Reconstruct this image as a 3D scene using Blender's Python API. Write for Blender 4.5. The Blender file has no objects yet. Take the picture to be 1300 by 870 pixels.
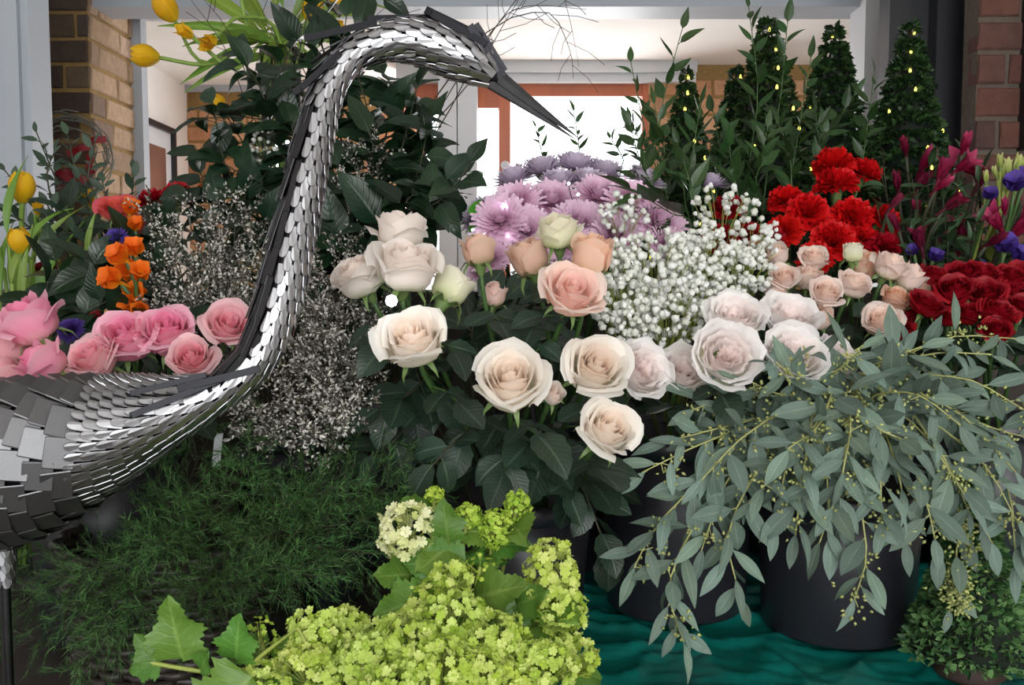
import bpy, math, random
import numpy as np
from mathutils import Vector, Matrix

# ------------------------------------------------------------------ camera, world, light, exposure
F = 1200.0                      # focal length in pixels of the 1300 x 870 frame
PITCH = math.radians(4.0)
CAM = Vector((0, 0, 1.30))
FWD = Vector((0, math.cos(PITCH), -math.sin(PITCH)))
UPV = Vector((0, math.sin(PITCH), math.cos(PITCH)))
RGT = Vector((1, 0, 0))
scene = bpy.context.scene
COL = scene.collection
cam_data = bpy.data.cameras.new('camera')
cam_data.sensor_width = 36.0
cam_data.lens = 36.0 * F / 1300.0
cam_data.clip_start = 0.05
camera = bpy.data.objects.new('camera', cam_data)
COL.objects.link(camera)
camera.location = CAM
camera.rotation_euler = (math.pi / 2 - PITCH, 0, 0)
scene.camera = camera

world = bpy.data.worlds.new('overcast_sky')
scene.world = world
world.use_nodes = True
world.node_tree.nodes['Background'].inputs[0].default_value = (0.93, 0.97, 1.0, 1)
world.node_tree.nodes['Background'].inputs[1].default_value = 3.2

# daylight entering through the open shop front behind the photographer
front = bpy.data.lights.new('shopfront_daylight', 'AREA')
front.shape = 'RECTANGLE'; front.size = 2.4; front.size_y = 1.7
front.energy = 30.0; front.color = (1.0, 0.985, 0.96)
fo = bpy.data.objects.new('shopfront_daylight', front); COL.objects.link(fo)
fo.location = (0.3, -1.88, 1.65)
fo.rotation_euler = (math.radians(90), 0, 0)
# daylight of the garden behind the far windows
garden = bpy.data.lights.new('garden_daylight', 'AREA')
garden.shape = 'RECTANGLE'; garden.size = 2.4; garden.size_y = 1.6
garden.energy = 80.0; garden.color = (1.0, 0.985, 0.97)
go = bpy.data.objects.new('garden_daylight', garden); COL.objects.link(go)
go.location = (-0.2, 4.75, 1.0)
go.rotation_euler = (math.radians(112), 0, math.pi)

scene.view_settings.view_transform = 'Standard'
scene.view_settings.look = 'None'
scene.view_settings.gamma = 1.0
scene.view_settings.use_curve_mapping = False
scene.view_settings.exposure = 0.38

# ------------------------------------------------------------------ helpers
rng = random.Random(7)
NPR = np.random.default_rng(7)
Z = Vector((0, 0, 1))

def P(px, py, D):
    """world point seen at a pixel of the photograph at depth D along the viewing axis"""
    return CAM + FWD * D + RGT * ((px - 650) / F * D) + UPV * ((435 - py) / F * D)

def PZ(px, py, z):
    """world point on the horizontal plane z seen at a pixel"""
    d = FWD + RGT * ((px - 650) / F) + UPV * ((435 - py) / F)
    return CAM + d * ((z - CAM.z) / d.z)

def cdir(a):
    return (RGT * a[0] + UPV * a[1] - FWD * a[2]).normalized()

def srgb(r, g, b):
    f = lambda c: (c / 255 / 12.92) if c / 255 <= 0.04045 else ((c / 255 + 0.055) / 1.055) ** 2.4
    return (f(r), f(g), f(b), 1.0)

def frame(pos, d, n, s=1.0):
    y = Vector(d).normalized(); x = y.cross(n)
    if x.length < 1e-4: x = y.cross(Vector((0.31, 0.7, 0.2)))
    x.normalize(); z = x.cross(y)
    sx, sy, sz = (s, s, s) if not hasattr(s, '__len__') else s
    m = Matrix.Identity(4)
    for i in range(3):
        m[i][0] = x[i] * sx; m[i][1] = y[i] * sy; m[i][2] = z[i] * sz; m[i][3] = pos[i]
    return m

def zframe(pos, z, spin=0.0, s=1.0):
    """local Z along the given axis"""
    z = Vector(z).normalized(); ref = Vector((0, -1, 0)) if abs(z.y) < 0.9 else Vector((0, 0, 1))
    x = (ref - z * ref.dot(z)).normalized(); y = z.cross(x)
    m = Matrix((x, y, z)).transposed().to_4x4()
    m = m @ Matrix.Rotation(spin, 4, 'Z') @ Matrix.Scale(s, 4)
    m.translation = pos
    return m

def finish(me, smooth=True, t=None, uv=None):
    me.materials.append(None)
    if smooth:
        me.polygons.foreach_set('use_smooth', [True] * len(me.polygons))
    if t is not None:
        at = me.attributes.new('t', 'FLOAT', 'POINT'); at.data.foreach_set('value', np.asarray(t, dtype=np.float32))
    if uv is not None:
        ul = me.uv_layers.new(name='UVMap')
        idx = np.empty(len(me.loops), dtype=np.int32); me.loops.foreach_get('vertex_index', idx)
        ul.data.foreach_set('uv', np.asarray(uv, dtype=np.float32)[idx].ravel())
    me.update()
    return me

def mesh(name, v, f, smooth=True, t=None, uv=None):
    me = bpy.data.meshes.new(name)
    me.from_pydata([tuple(p) for p in v], [], [tuple(q) for q in f])
    return finish(me, smooth, t, uv)

def fastmesh(name, V, Fc, smooth=False, t=None, uv=None):
    """uniform polygons from numpy arrays"""
    me = bpy.data.meshes.new(name)
    V = np.asarray(V, dtype=np.float32); Fc = np.asarray(Fc, dtype=np.int32)
    n, k = Fc.shape
    me.vertices.add(len(V)); me.vertices.foreach_set('co', V.ravel())
    me.loops.add(n * k); me.loops.foreach_set('vertex_index', Fc.ravel())
    me.polygons.add(n)
    me.polygons.foreach_set('loop_start', np.arange(n, dtype=np.int32) * k)
    me.polygons.foreach_set('loop_total', np.full(n, k, dtype=np.int32))
    me.update(calc_edges=True)
    return finish(me, smooth, t, uv)

def ob(name, me, mat, parent=None, M=None, kind=None):
    o = bpy.data.objects.new(name, me)
    COL.objects.link(o)
    if mat is not None and me is not None:
        o.material_slots[0].link = 'OBJECT'; o.material_slots[0].material = mat
    if parent is not None: o.parent = parent
    if M is not None: o.matrix_local = M
    if kind: o['kind'] = kind
    return o

def tag(o, label, cat, group=None, kind=None):
    o['label'] = label; o['category'] = cat
    if group: o['group'] = group
    if kind: o['kind'] = kind
    return o

def thing(name, label, cat, M=None, group=None):
    o = bpy.data.objects.new(name, None); COL.objects.link(o)
    o.empty_display_size = 0.02
    if M is not None:
        o.matrix_world = M if isinstance(M, Matrix) else Matrix.Translation(M)
    return tag(o, label, cat, group)

def struct(name, me, mat, M=None):
    return ob(name, me, mat, None, M, 'structure')

class MB:
    def __init__(s): s.v = []; s.f = []
    def add(s, v, f, M=None):
        b = len(s.v)
        s.v += [tuple(M @ Vector(p)) for p in v] if M is not None else [tuple(p) for p in v]
        s.f += [tuple(i + b for i in q) for q in f]
        return s
    def box(s, lo, hi, M=None):
        x0, y0, z0 = lo; x1, y1, z1 = hi
        return s.add([(x0, y0, z0), (x1, y0, z0), (x1, y1, z0), (x0, y1, z0), (x0, y0, z1), (x1, y0, z1), (x1, y1, z1), (x0, y1, z1)],
              [(0, 3, 2, 1), (4, 5, 6, 7), (0, 1, 5, 4), (1, 2, 6, 5), (2, 3, 7, 6), (3, 0, 4, 7)], M)
    def tube(s, pts, rad, n=6, cap=True):
        pts = [Vector(p) for p in pts]; m = len(pts)
        if not hasattr(rad, '__len__'): rad = [rad] * m
        ref = None; b = len(s.v)
        for i, p in enumerate(pts):
            t = (pts[min(i + 1, m - 1)] - pts[max(i - 1, 0)])
            if t.length < 1e-9: t = Vector((0, 0, 1))
            t.normalize()
            if ref is None: ref = t.orthogonal().normalized()
            ref = (ref - t * ref.dot(t))
            ref = ref.normalized() if ref.length > 1e-6 else t.orthogonal().normalized()
            q = t.cross(ref)
            for k in range(n):
                a = 2 * math.pi * k / n
                s.v.append(tuple(p + (ref * math.cos(a) + q * math.sin(a)) * rad[i]))
        for i in range(m - 1):
            for k in range(n):
                s.f.append((b + i * n + k, b + i * n + (k + 1) % n, b + (i + 1) * n + (k + 1) % n, b + (i + 1) * n + k))
        if cap:
            s.f.append(tuple(b + k for k in range(n))[::-1]); s.f.append(tuple(b + (m - 1) * n + k for k in range(n)))
        return s
    def lathe(s, prof, n=32, cx=0, cy=0):
        b = len(s.v)
        for r, z in prof:
            for k in range(n):
                a = 2 * math.pi * k / n
                s.v.append((cx + r * math.cos(a), cy + r * math.sin(a), z))
        for i in range(len(prof) - 1):
            for k in range(n):
                s.f.append((b + i * n + k, b + i * n + (k + 1) % n, b + (i + 1) * n + (k + 1) % n, b + (i + 1) * n + k))
        return s
    def mesh(s, name, smooth=True): return mesh(name, s.v, s.f, smooth)

def curve(pts, n=14):
    """Catmull-Rom through the points"""
    p = [Vector(q) for q in pts]
    if len(p) == 2: return [p[0].lerp(p[1], i / n) for i in range(n + 1)]
    p = [p[0] * 2 - p[1]] + p + [p[-1] * 2 - p[-2]]
    out = []; segs = len(p) - 3
    for i in range(n + 1):
        u = i / n * segs; k = min(int(u), segs - 1); t = u - k
        a, b, c, d = p[k:k + 4]
        out.append(0.5 * ((2 * b) + (c - a) * t + (2 * a - 5 * b + 4 * c - d) * t * t + (3 * b - a - 3 * c + d) * t ** 3))
    return out

def bez(a, b, c, d, n=12):
    return [a * (1 - t) ** 3 + b * 3 * t * (1 - t) ** 2 + c * 3 * t * t * (1 - t) + d * t ** 3 for t in [i / n for i in range(n + 1)]]

def at_path(path, t):
    u = t * (len(path) - 1); k = min(int(u), len(path) - 2)
    return path[k].lerp(path[k + 1], u - k), (path[k + 1] - path[k]).normalized()

def scatter(tv, tf, pos, Ms, name, smooth=False, tvals=None):
    """many copies of a tiny template as one mesh; Ms = (n,3,3)"""
    tv = np.asarray(tv, dtype=np.float64); tf = np.asarray(tf)
    pos = np.asarray(pos); Ms = np.asarray(Ms)
    V = np.einsum('nij,kj->nki', Ms, tv) + pos[:, None, :]
    Fc = tf[None] + (np.arange(len(pos)) * len(tv))[:, None, None]
    t = None
    if tvals is not None: t = np.repeat(np.asarray(tvals), len(tv))
    return fastmesh(name, V.reshape(-1, 3), Fc.reshape(-1, tf.shape[1]), smooth, t)

def dirs_to_M(d, s, spin=True):
    """(n,3) directions -> (n,3,3) with local Y along d"""
    d = np.asarray(d, dtype=np.float64); d /= np.linalg.norm(d, axis=1, keepdims=True) + 1e-9
    r = NPR.normal(size=d.shape)
    x = np.cross(d, r); x /= np.linalg.norm(x, axis=1, keepdims=True) + 1e-9
    z = np.cross(x, d)
    s = np.asarray(s)
    if s.ndim == 1: s = np.stack([s, s, s], 1)
    return np.stack([x * s[:, :1], d * s[:, 1:2], z * s[:, 2:3]], axis=2)

# ------------------------------------------------------------------ materials
def newmat(name):
    m = bpy.data.materials.new(name); m.use_nodes = True
    nt = m.node_tree; b = nt.nodes['Principled BSDF']
    return m, nt, b

def N(nt, typ, **kw):
    n = nt.nodes.new(typ)
    for k, v in kw.items():
        if k.startswith('i_'):
            key = k[2:]; key = int(key) if key.isdigit() else key.replace('_', ' ')
            n.inputs[key].default_value = v
        else: setattr(n, k, v)
    return n

def L(nt, a, b): nt.links.new(a, b)

def hsv_var(nt, col, dv=0.25, dh=0.02, ds=0.0):
    oi = N(nt, 'ShaderNodeObjectInfo')
    mr = N(nt, 'ShaderNodeMapRange'); mr.inputs[3].default_value = 1 - dv; mr.inputs[4].default_value = 1 + dv
    L(nt, oi.outputs['Random'], mr.inputs[0])
    wn = N(nt, 'ShaderNodeTexWhiteNoise', noise_dimensions='1D'); L(nt, oi.outputs['Random'], wn.inputs['W'])
    mh = N(nt, 'ShaderNodeMapRange'); mh.inputs[3].default_value = 0.5 - dh; mh.inputs[4].default_value = 0.5 + dh
    L(nt, wn.outputs['Value'], mh.inputs[0])
    h = N(nt, 'ShaderNodeHueSaturation'); L(nt, mr.outputs[0], h.inputs['Value']); L(nt, mh.outputs[0], h.inputs['Hue'])
    L(nt, col, h.inputs['Color'])
    return h.outputs[0]

def translucent_mix(nt, b, col, fac):
    tr = N(nt, 'ShaderNodeBsdfTranslucent'); L(nt, col, tr.inputs[0])
    mx = N(nt, 'ShaderNodeMixShader'); mx.inputs[0].default_value = fac
    L(nt, b.outputs[0], mx.inputs[1]); L(nt, tr.outputs[0], mx.inputs[2])
    L(nt, mx.outputs[0], nt.nodes['Material Output'].inputs[0])

def plain(name, c, rough=0.6, metal=0.0, nscale=30.0, nvar=0.15, bump=0.0, spec=0.5, coord='Object', stretch=None):
    m, nt, b = newmat(name)
    tc = N(nt, 'ShaderNodeTexCoord')
    src = tc.outputs[coord]
    if stretch:
        mp = N(nt, 'ShaderNodeMapping'); mp.inputs['Scale'].default_value = stretch; L(nt, src, mp.inputs[0]); src = mp.outputs[0]
    no = N(nt, 'ShaderNodeTexNoise', i_Scale=nscale, i_Detail=4.0); L(nt, src, no.inputs['Vector'])
    mr = N(nt, 'ShaderNodeMapRange'); mr.inputs[3].default_value = 1 - nvar; mr.inputs[4].default_value = 1 + nvar
    L(nt, no.outputs[0], mr.inputs[0])
    h = N(nt, 'ShaderNodeHueSaturation'); h.inputs['Color'].default_value = c; L(nt, mr.outputs[0], h.inputs['Value'])
    L(nt, h.outputs[0], b.inputs['Base Color'])
    b.inputs['Roughness'].default_value = rough; b.inputs['Metallic'].default_value = metal
    b.inputs['Specular IOR Level'].default_value = spec
    if bump:
        bp = N(nt, 'ShaderNodeBump', i_Strength=bump, i_Distance=0.004); L(nt, no.outputs[0], bp.inputs['Height']); L(nt, bp.outputs[0], b.inputs['Normal'])
    return m

def petal_mat(name, base, mid, edge, rough=0.55, tr=0.4, dv=0.06, pos=(0.0, 0.45, 1.0), spec=0.25, dh=0.004):
    m, nt, b = newmat(name)
    at = N(nt, 'ShaderNodeAttribute', attribute_name='t')
    cr = N(nt, 'ShaderNodeValToRGB'); e = cr.color_ramp.elements
    e[0].position = pos[0]; e[0].color = base; e[1].position = pos[2]; e[1].color = edge
    k = e.new(pos[1]); k.color = mid
    L(nt, at.outputs['Fac'], cr.inputs[0])
    c = hsv_var(nt, cr.outputs[0], dv, dh)
    L(nt, c, b.inputs['Base Color'])
    b.inputs['Roughness'].default_value = rough; b.inputs['Specular IOR Level'].default_value = spec
    tc = N(nt, 'ShaderNodeTexCoord'); no = N(nt, 'ShaderNodeTexNoise', i_Scale=220.0); L(nt, tc.outputs['Object'], no.inputs['Vector'])
    bp = N(nt, 'ShaderNodeBump', i_Strength=0.12, i_Distance=0.001); L(nt, no.outputs[0], bp.inputs['Height']); L(nt, bp.outputs[0], b.inputs['Normal'])
    translucent_mix(nt, b, c, tr)
    return m

def leaf_mat(name, c, vein=None, rough=0.4, tr=0.18, dv=0.3, dh=0.02, spec=0.5, veins=9.0, vmix=0.5):
    m, nt, b = newmat(name)
    uv = N(nt, 'ShaderNodeUVMap'); sx = N(nt, 'ShaderNodeSeparateXYZ'); L(nt, uv.outputs[0], sx.inputs[0])
    def ma(op, a, bb=None):
        n = N(nt, 'ShaderNodeMath', operation=op)
        for i, q in enumerate((a, bb)):
            if q is None: continue
            if isinstance(q, (int, float)): n.inputs[i].default_value = q
            else: L(nt, q, n.inputs[i])
        return n.outputs[0]
    d = ma('ABSOLUTE', ma('SUBTRACT', sx.outputs[0], 0.5))
    mid = ma('SUBTRACT', 1.0, ma('MINIMUM', ma('MULTIPLY', d, 16.0), 1.0))
    ph = ma('MULTIPLY', ma('SUBTRACT', sx.outputs[1], ma('MULTIPLY', d, 0.5)), veins)
    side = ma('SUBTRACT', 1.0, ma('MINIMUM', ma('MULTIPLY', ma('ABSOLUTE', ma('SUBTRACT', ma('FRACT', ph), 0.5)), 6.0), 1.0))
    v = ma('MINIMUM', ma('ADD', mid, ma('MULTIPLY', side, 0.35)), 1.0)
    vv = ma('MULTIPLY', v, vmix)
    mx = N(nt, 'ShaderNodeMix', data_type='RGBA'); L(nt, vv, mx.inputs[0])
    mx.inputs[6].default_value = c; mx.inputs[7].default_value = vein or tuple(min(1, x * 1.9 + 0.01) for x in c[:3]) + (1,)
    tc = N(nt, 'ShaderNodeTexCoord'); no = N(nt, 'ShaderNodeTexNoise', i_Scale=3.0, i_Detail=5.0); L(nt, tc.outputs['Object'], no.inputs['Vector'])
    mr = N(nt, 'ShaderNodeMapRange'); mr.inputs[3].default_value = 0.8; mr.inputs[4].default_value = 1.2; L(nt, no.outputs[0], mr.inputs[0])
    h = N(nt, 'ShaderNodeHueSaturation'); L(nt, mr.outputs[0], h.inputs['Value']); L(nt, mx.outputs[2], h.inputs['Color'])
    col = hsv_var(nt, h.outputs[0], dv, dh)
    L(nt, col, b.inputs['Base Color']); b.inputs['Roughness'].default_value = rough; b.inputs['Specular IOR Level'].default_value = spec
    bp = N(nt, 'ShaderNodeBump', i_Strength=0.35, i_Distance=0.002); bp.invert = True; L(nt, v, bp.inputs['Height']); L(nt, bp.outputs[0], b.inputs['Normal'])
    translucent_mix(nt, b, col, tr)
    return m

def stuff_mat(name, c0, c1, rough=0.6, tr=0.15, dv=0.12, spec=0.3):
    """tiny florets / needles: colour runs c0..c1 with the per-piece value t"""
    m, nt, b = newmat(name)
    at = N(nt, 'ShaderNodeAttribute', attribute_name='t')
    mx = N(nt, 'ShaderNodeMix', data_type='RGBA'); L(nt, at.outputs['Fac'], mx.inputs[0])
    mx.inputs[6].default_value = c0; mx.inputs[7].default_value = c1
    col = hsv_var(nt, mx.outputs[2], dv, 0.008)
    L(nt, col, b.inputs['Base Color']); b.inputs['Roughness'].default_value = rough; b.inputs['Specular IOR Level'].default_value = spec
    if tr: translucent_mix(nt, b, col, tr)
    return m

def emit(name, c, s):
    m, nt, b = newmat(name)
    b.inputs['Base Color'].default_value = c
    b.inputs['Emission Color'].default_value = c; b.inputs['Emission Strength'].default_value = s
    return m

def brick_mat(name, c0, c1, c2):
    m, nt, b = newmat(name)
    oi = N(nt, 'ShaderNodeObjectInfo'); cr = N(nt, 'ShaderNodeValToRGB'); e = cr.color_ramp.elements
    e[0].color = c0; e[1].color = c2; k = e.new(0.5); k.color = c1
    L(nt, oi.outputs['Random'], cr.inputs[0])
    tc = N(nt, 'ShaderNodeTexCoord'); geo = N(nt, 'ShaderNodeNewGeometry')
    no = N(nt, 'ShaderNodeTexNoise', i_Scale=38.0, i_Detail=8.0, i_Roughness=0.7); L(nt, geo.outputs['Position'], no.inputs['Vector'])
    mr = N(nt, 'ShaderNodeMapRange'); mr.inputs[3].default_value = 0.45; mr.inputs[4].default_value = 1.5; L(nt, no.outputs[0], mr.inputs[0])
    h = N(nt, 'ShaderNodeHueSaturation'); L(nt, mr.outputs[0], h.inputs['Value']); L(nt, cr.outputs[0], h.inputs['Color'])
    L(nt, h.outputs[0], b.inputs['Base Color']); b.inputs['Roughness'].default_value = 0.9
    bp = N(nt, 'ShaderNodeBump', i_Strength=0.7, i_Distance=0.006); L(nt, no.outputs[0], bp.inputs['Height']); L(nt, bp.outputs[0], b.inputs['Normal'])
    return m

M_ = {}
M_['white_paint'] = plain('white_paint', srgb(206, 208, 212), 0.45, nscale=6, nvar=0.05)
M_['grey_paint'] = plain('grey_paint', srgb(172, 178, 186), 0.5, nscale=6, nvar=0.06)
M_['plaster'] = plain('plaster', srgb(232, 228, 224), 0.9, nscale=5, nvar=0.07, bump=0.3)
M_['mortar'] = plain('mortar_buff', srgb(150, 120, 74), 0.95, nscale=60, nvar=0.35, bump=0.6)
M_['mortar_grey'] = plain('mortar_grey', srgb(96, 86, 76), 0.95, nscale=60, nvar=0.3, bump=0.6)
M_['brick_lit'] = brick_mat('brick_lit', srgb(126, 104, 92), srgb(182, 152, 122), srgb(190, 160, 138))  # paler copy of the pier brick, daylight put into the colour
M_['brick_shaded'] = brick_mat('brick_shaded', srgb(70, 56, 50), srgb(112, 92, 70), srgb(84, 70, 60))  # same pier brick darkened; shade of its shop face is in the colour
M_['brick_orange'] = brick_mat('brick_orange', srgb(184, 128, 92), srgb(202, 158, 120), srgb(168, 118, 88))
M_['brick_red'] = brick_mat('brick_red', srgb(96, 60, 52), srgb(104, 68, 58), srgb(78, 58, 54))
M_['wood_orange'] = plain('varnished_wood', srgb(176, 88, 44), 0.35, nscale=22, nvar=0.25, stretch=(1, 1, 0.08))
M_['floor'] = plain('floor_concrete', srgb(92, 86, 80), 0.7, nscale=8, nvar=0.2)
M_['dark_door'] = plain('dark_door_paint', srgb(30, 31, 36), 0.4, nscale=10, nvar=0.2)
M_['black_plastic'] = plain('black_plastic', srgb(38, 38, 44), 0.38, nscale=14, nvar=0.15)
M_['black_plastic_rim'] = plain('black_plastic_rim', srgb(34, 34, 40), 0.35, nscale=14, nvar=0.1)
M_['bench'] = plain('bench_wood', srgb(52, 44, 38), 0.7, nscale=20, nvar=0.3, stretch=(0.1, 1, 1))
M_['steel'] = plain('polished_steel', (0.37, 0.37, 0.385, 1), 0.30, 1.0, nscale=40, nvar=0.12)
M_['steel_plate'] = plain('brushed_steel_plate', (0.17, 0.17, 0.175, 1), 0.46, 1.0, nscale=60, nvar=0.3)
M_['steel_dark'] = plain('dark_steel_strip', (0.06, 0.06, 0.064, 1), 0.30, 1.0, nscale=60, nvar=0.25)
M_['steel_core'] = plain('steel_core', (0.02, 0.02, 0.022, 1), 0.5, 1.0)
M_['stem'] = plain('stem_green', srgb(62, 92, 44), 0.5, nscale=60, nvar=0.2)
M_['stem_dark'] = plain('stem_dark', srgb(48, 52, 30), 0.6, nscale=60, nvar=0.2)
M_['stem_lime'] = plain('stem_lime', srgb(146, 158, 74), 0.5, nscale=60, nvar=0.15)
M_['stem_euc'] = plain('stem_eucalyptus', srgb(166, 168, 106), 0.5, nscale=60, nvar=0.15)
M_['twig'] = plain('twig_brown', srgb(58, 42, 34), 0.7, nscale=60, nvar=0.25)
M_['twig_grey'] = plain('twig_grey', srgb(124, 122, 112), 0.8, nscale=60, nvar=0.3)
M_['calyx'] = plain('calyx_green', srgb(104, 128, 72), 0.5, nscale=50, nvar=0.2)
M_['leaf_rose'] = leaf_mat('leaf_rose', srgb(34, 54, 40), srgb(96, 118, 92), 0.42, 0.12, vmix=0.4)
M_['leaf_dark'] = leaf_mat('leaf_dark', srgb(26, 50, 30), srgb(60, 88, 56), 0.3, 0.14, vmix=0.35)
M_['leaf_ruscus'] = leaf_mat('leaf_ruscus', srgb(44, 72, 34), srgb(90, 118, 66), 0.38, 0.2, vmix=0.3, veins=3)
M_['leaf_euc'] = leaf_mat('leaf_eucalyptus', srgb(106, 126, 113), srgb(154, 168, 147), 0.55, 0.12, dv=0.3, dh=0.03, vmix=0.55, spec=0.3, veins=12)
M_['leaf_olive'] = leaf_mat('leaf_olive', srgb(56, 76, 58), srgb(90, 108, 86), 0.5, 0.12, vmix=0.3)
M_['leaf_vib'] = leaf_mat('leaf_viburnum', srgb(92, 132, 50), srgb(142, 174, 88), 0.42, 0.3, dv=0.18, vmix=0.5, veins=7)
M_['leaf_tulip'] = leaf_mat('leaf_tulip', srgb(118, 150, 60), srgb(152, 180, 96), 0.45, 0.35, dv=0.2, vmix=0.2, veins=0.0)
M_['leaf_lily'] = leaf_mat('leaf_alstroemeria', srgb(48, 74, 44), srgb(96, 118, 82), 0.45, 0.15, vmix=0.3, veins=2)
M_['leaf_bright'] = leaf_mat('leaf_bright', srgb(110, 190, 50), srgb(150, 214, 90), 0.45, 0.4, dv=0.1, vmix=0.3)

# ------------------------------------------------------------------ the setting
def PY(px, py, Y):
    d = FWD + RGT * ((px - 650) / F) + UPV * ((435 - py) / F)
    return CAM + d * (Y / d.y)

def boxmesh(name, lo, hi): return MB().box(lo, hi).mesh(name, False)
def xat(px, Y, py=150): return PY(px, py, Y).x
def zat(py, Y): return PY(650, py, Y).z

ZT = 0.79           # flower bench top
ZT2 = 1.27          # back tier
CEIL = 2.75
struct('floor', boxmesh('floor', (-2.6, -1.9, -0.1), (2.6, 6.5, 0.0)), M_['floor'])
struct('ceiling', boxmesh('ceiling', (-2.2, -1.9, CEIL), (2.2, 2.95, CEIL + 0.1)), M_['plaster'])
struct('wall_left', boxmesh('wall_left', (-2.2, -1.9, 0), (-2.1, 2.95, CEIL)), M_['plaster'])
struct('wall_front_baffle', MB().box((-2.2, -2.0, 0), (-0.9, -1.9, CEIL)).box((1.5, -2.0, 0), (2.2, -1.9, CEIL)).box((-0.9, -2.0, 2.55), (1.5, -1.9, CEIL)).box((-0.9, -2.0, 0), (1.5, -1.9, 0.75)).mesh('wall_front_baffle', False), M_['plaster'])  # unseen wall added to narrow the opening and cut daylight on the flowers
struct('wall_right', boxmesh('wall_right', (2.1, -1.9, 0), (2.2, 2.95, CEIL)), M_['plaster'])

# bricks: four shared, slightly irregular blocks of unit size
def brick_block(seed):
    r = random.Random(seed); j = lambda a: a + r.uniform(-0.02, 0.02)
    c = 0.06
    v = []
    for sx in (-1, 1):
        for sz in (-1, 1):
            v.append((j(sx * 0.5), 0.5, j(sz * 0.5)))
    for sx in (-1, 1):
        for sz in (-1, 1):
            v.append((j(sx * 0.5), -0.42, j(sz * 0.5)))
    for sx in (-1, 1):
        for sz in (-1, 1):
            v.append((j(sx * (0.5 - c * 0.5)), j(-0.5), j(sz * (0.5 - c))))
    f = [(0, 1, 3, 2)]
    def ring(a, b):
        o = [0, 1, 3, 2]
        return [(a + o[i], b + o[i], b + o[(i + 1) % 4], a + o[(i + 1) % 4]) for i in range(4)]
    f += ring(0, 4) + ring(4, 8) + [(8, 10, 11, 9)]
    return mesh('brick', v, f, False)
BRICKS = [brick_block(i) for i in range(5)]

def brick_face(parent, origin, u, n, length, height, mat, seed, j=0.011, bh=0.065, proud=0.006):
    """courses of bricks on a wall face: u = along the wall, n = outward normal; origin in world, parent at world origin"""
    r = random.Random(seed); u = Vector(u).normalized(); n = Vector(n).normalized()
    R3 = Matrix((u, -n, Z)).transposed().to_4x4()
    k = 0; z = j
    while z + bh * 0.5 < height:
        h = min(bh, height - z)
        x = 0.0; first = [0.20, 0.06, 0.14, 0.09, 0.18, 0.045][(k + seed) % 6] * r.uniform(0.93, 1.05)
        w = first; m = k
        while x < length - 0.02:
            w2 = min(w, length - x)
            if w2 > 0.02:
                c = Vector(origin) + u * (x + w2 / 2) + Z * (z + h / 2) + n * (proud * r.uniform(0.3, 1.2) - 0.022)
                b = ob('brick', r.choice(BRICKS), mat, parent, Matrix.Translation(c) @ R3 @ Matrix.Diagonal((w2, 0.05, h * r.uniform(0.94, 1.03), 1)))
            x += w + j; m += 1
            w = (0.215 if (m + k) % 2 else 0.1025) * r.uniform(0.96, 1.04)
        z += bh + j; k += 1

YO = 2.9            # plane of the opening into the garden room
YI = 3.22
# left brick pier: shaded face towards the shop, lit reveal inside the opening
xl = xat(115, YO); 
zp = 1.02
wp = struct('wall_back', MB().box((-2.1, YO, 0), (xl, YI, CEIL)).box((xl, YO, 0), (1.25, YI, 0.9)).mesh('wall_back', False), M_['mortar'])
brick_face(wp, (xat(20, YO), YO, zp), (1, 0, 0), (0, -1, 0), xl - xat(20, YO), 1.3, M_['brick_shaded'], 3)
brick_face(wp, (xl, YO + 0.004, zp), (0, 1, 0), (1, 0, 0), YI - YO, 1.3, M_['brick_lit'], 5)
# header beam over the opening, grey painted
zh = zat(6, YO)
struct('trim_1', boxmesh('trim', (xl, YO + 0.02, zh), (xat(1112, YO), YO + 0.16, CEIL)), M_['grey_paint'])
struct('trim_2', boxmesh('trim', (xl - 0.0, YI - 0.05, zat(24, YI)), (xl + 0.32, YI + 0.03, CEIL)), M_['white_paint'])
# white casing at the end of the reveal, and right post of the opening
struct('trim_3', boxmesh('trim', (xl - 0.01, YI, 0.9), (xl + 0.035, YI + 0.05, CEIL)), M_['grey_paint'])
struct('trim_4', boxmesh('trim', (xat(1091, YO), YO - 0.03, 0.5), (xat(1112, YO), YO + 0.1, CEIL)), M_['white_paint'])
# white painted frame at far left, nearer
xp = xat(41, 2.2, 180)
tl = struct('trim_5', MB().box((-2.1, 2.2, 0), (xp, 2.3, CEIL)).box((xp - 0.055, 2.185, 0), (xp - 0.018, 2.2, CEIL)).mesh('trim', False), M_['grey_paint'])

# garden room beyond
ZC = 2.2
struct('ceiling_back', boxmesh('ceiling', (-1.75, YI, ZC), (2.4, 4.7, ZC + 0.06)), M_['plaster'])
XW = xat(238, 4.55, 150)
struct('wall_back_left', boxmesh('wall', (XW - 0.12, YI + 0.02, 0), (XW, 4.6, ZC)), M_['plaster'])
# far brick wall, left of the windows
wb = struct('wall_back_far', boxmesh('wall', (XW, 4.55, 0), (xat(536, 4.55), 4.65, ZC)), M_['mortar'])
brick_face(wb, (XW, 4.55, 1.4), (1, 0, 0), (0, -1, 0), xat(536, 4.55) - XW, 0.72, M_['brick_orange'], 9)
struct('trim_6', boxmesh('trim', (XW, 4.52, 2.17), (xat(536, 4.55), 4.55, ZC)), M_['grey_paint'])
# window wall
YW = 4.1
zr0, zr1 = zat(122, YW), zat(107, YW)
x0, x1, x2, x3, x4, x5 = [xat(p, YW) for p in (505, 560, 607, 648, 815, 822)]
struct('trim_7', MB().box((x0, YW - 0.05, zr1), (xat(880, YW), YW + 0.1, ZC)).box((x2, YW - 0.08, zat(96, YW)), (xat(880, YW), YW - 0.05, ZC)).mesh('trim', False), M_['white_paint'])
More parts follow.
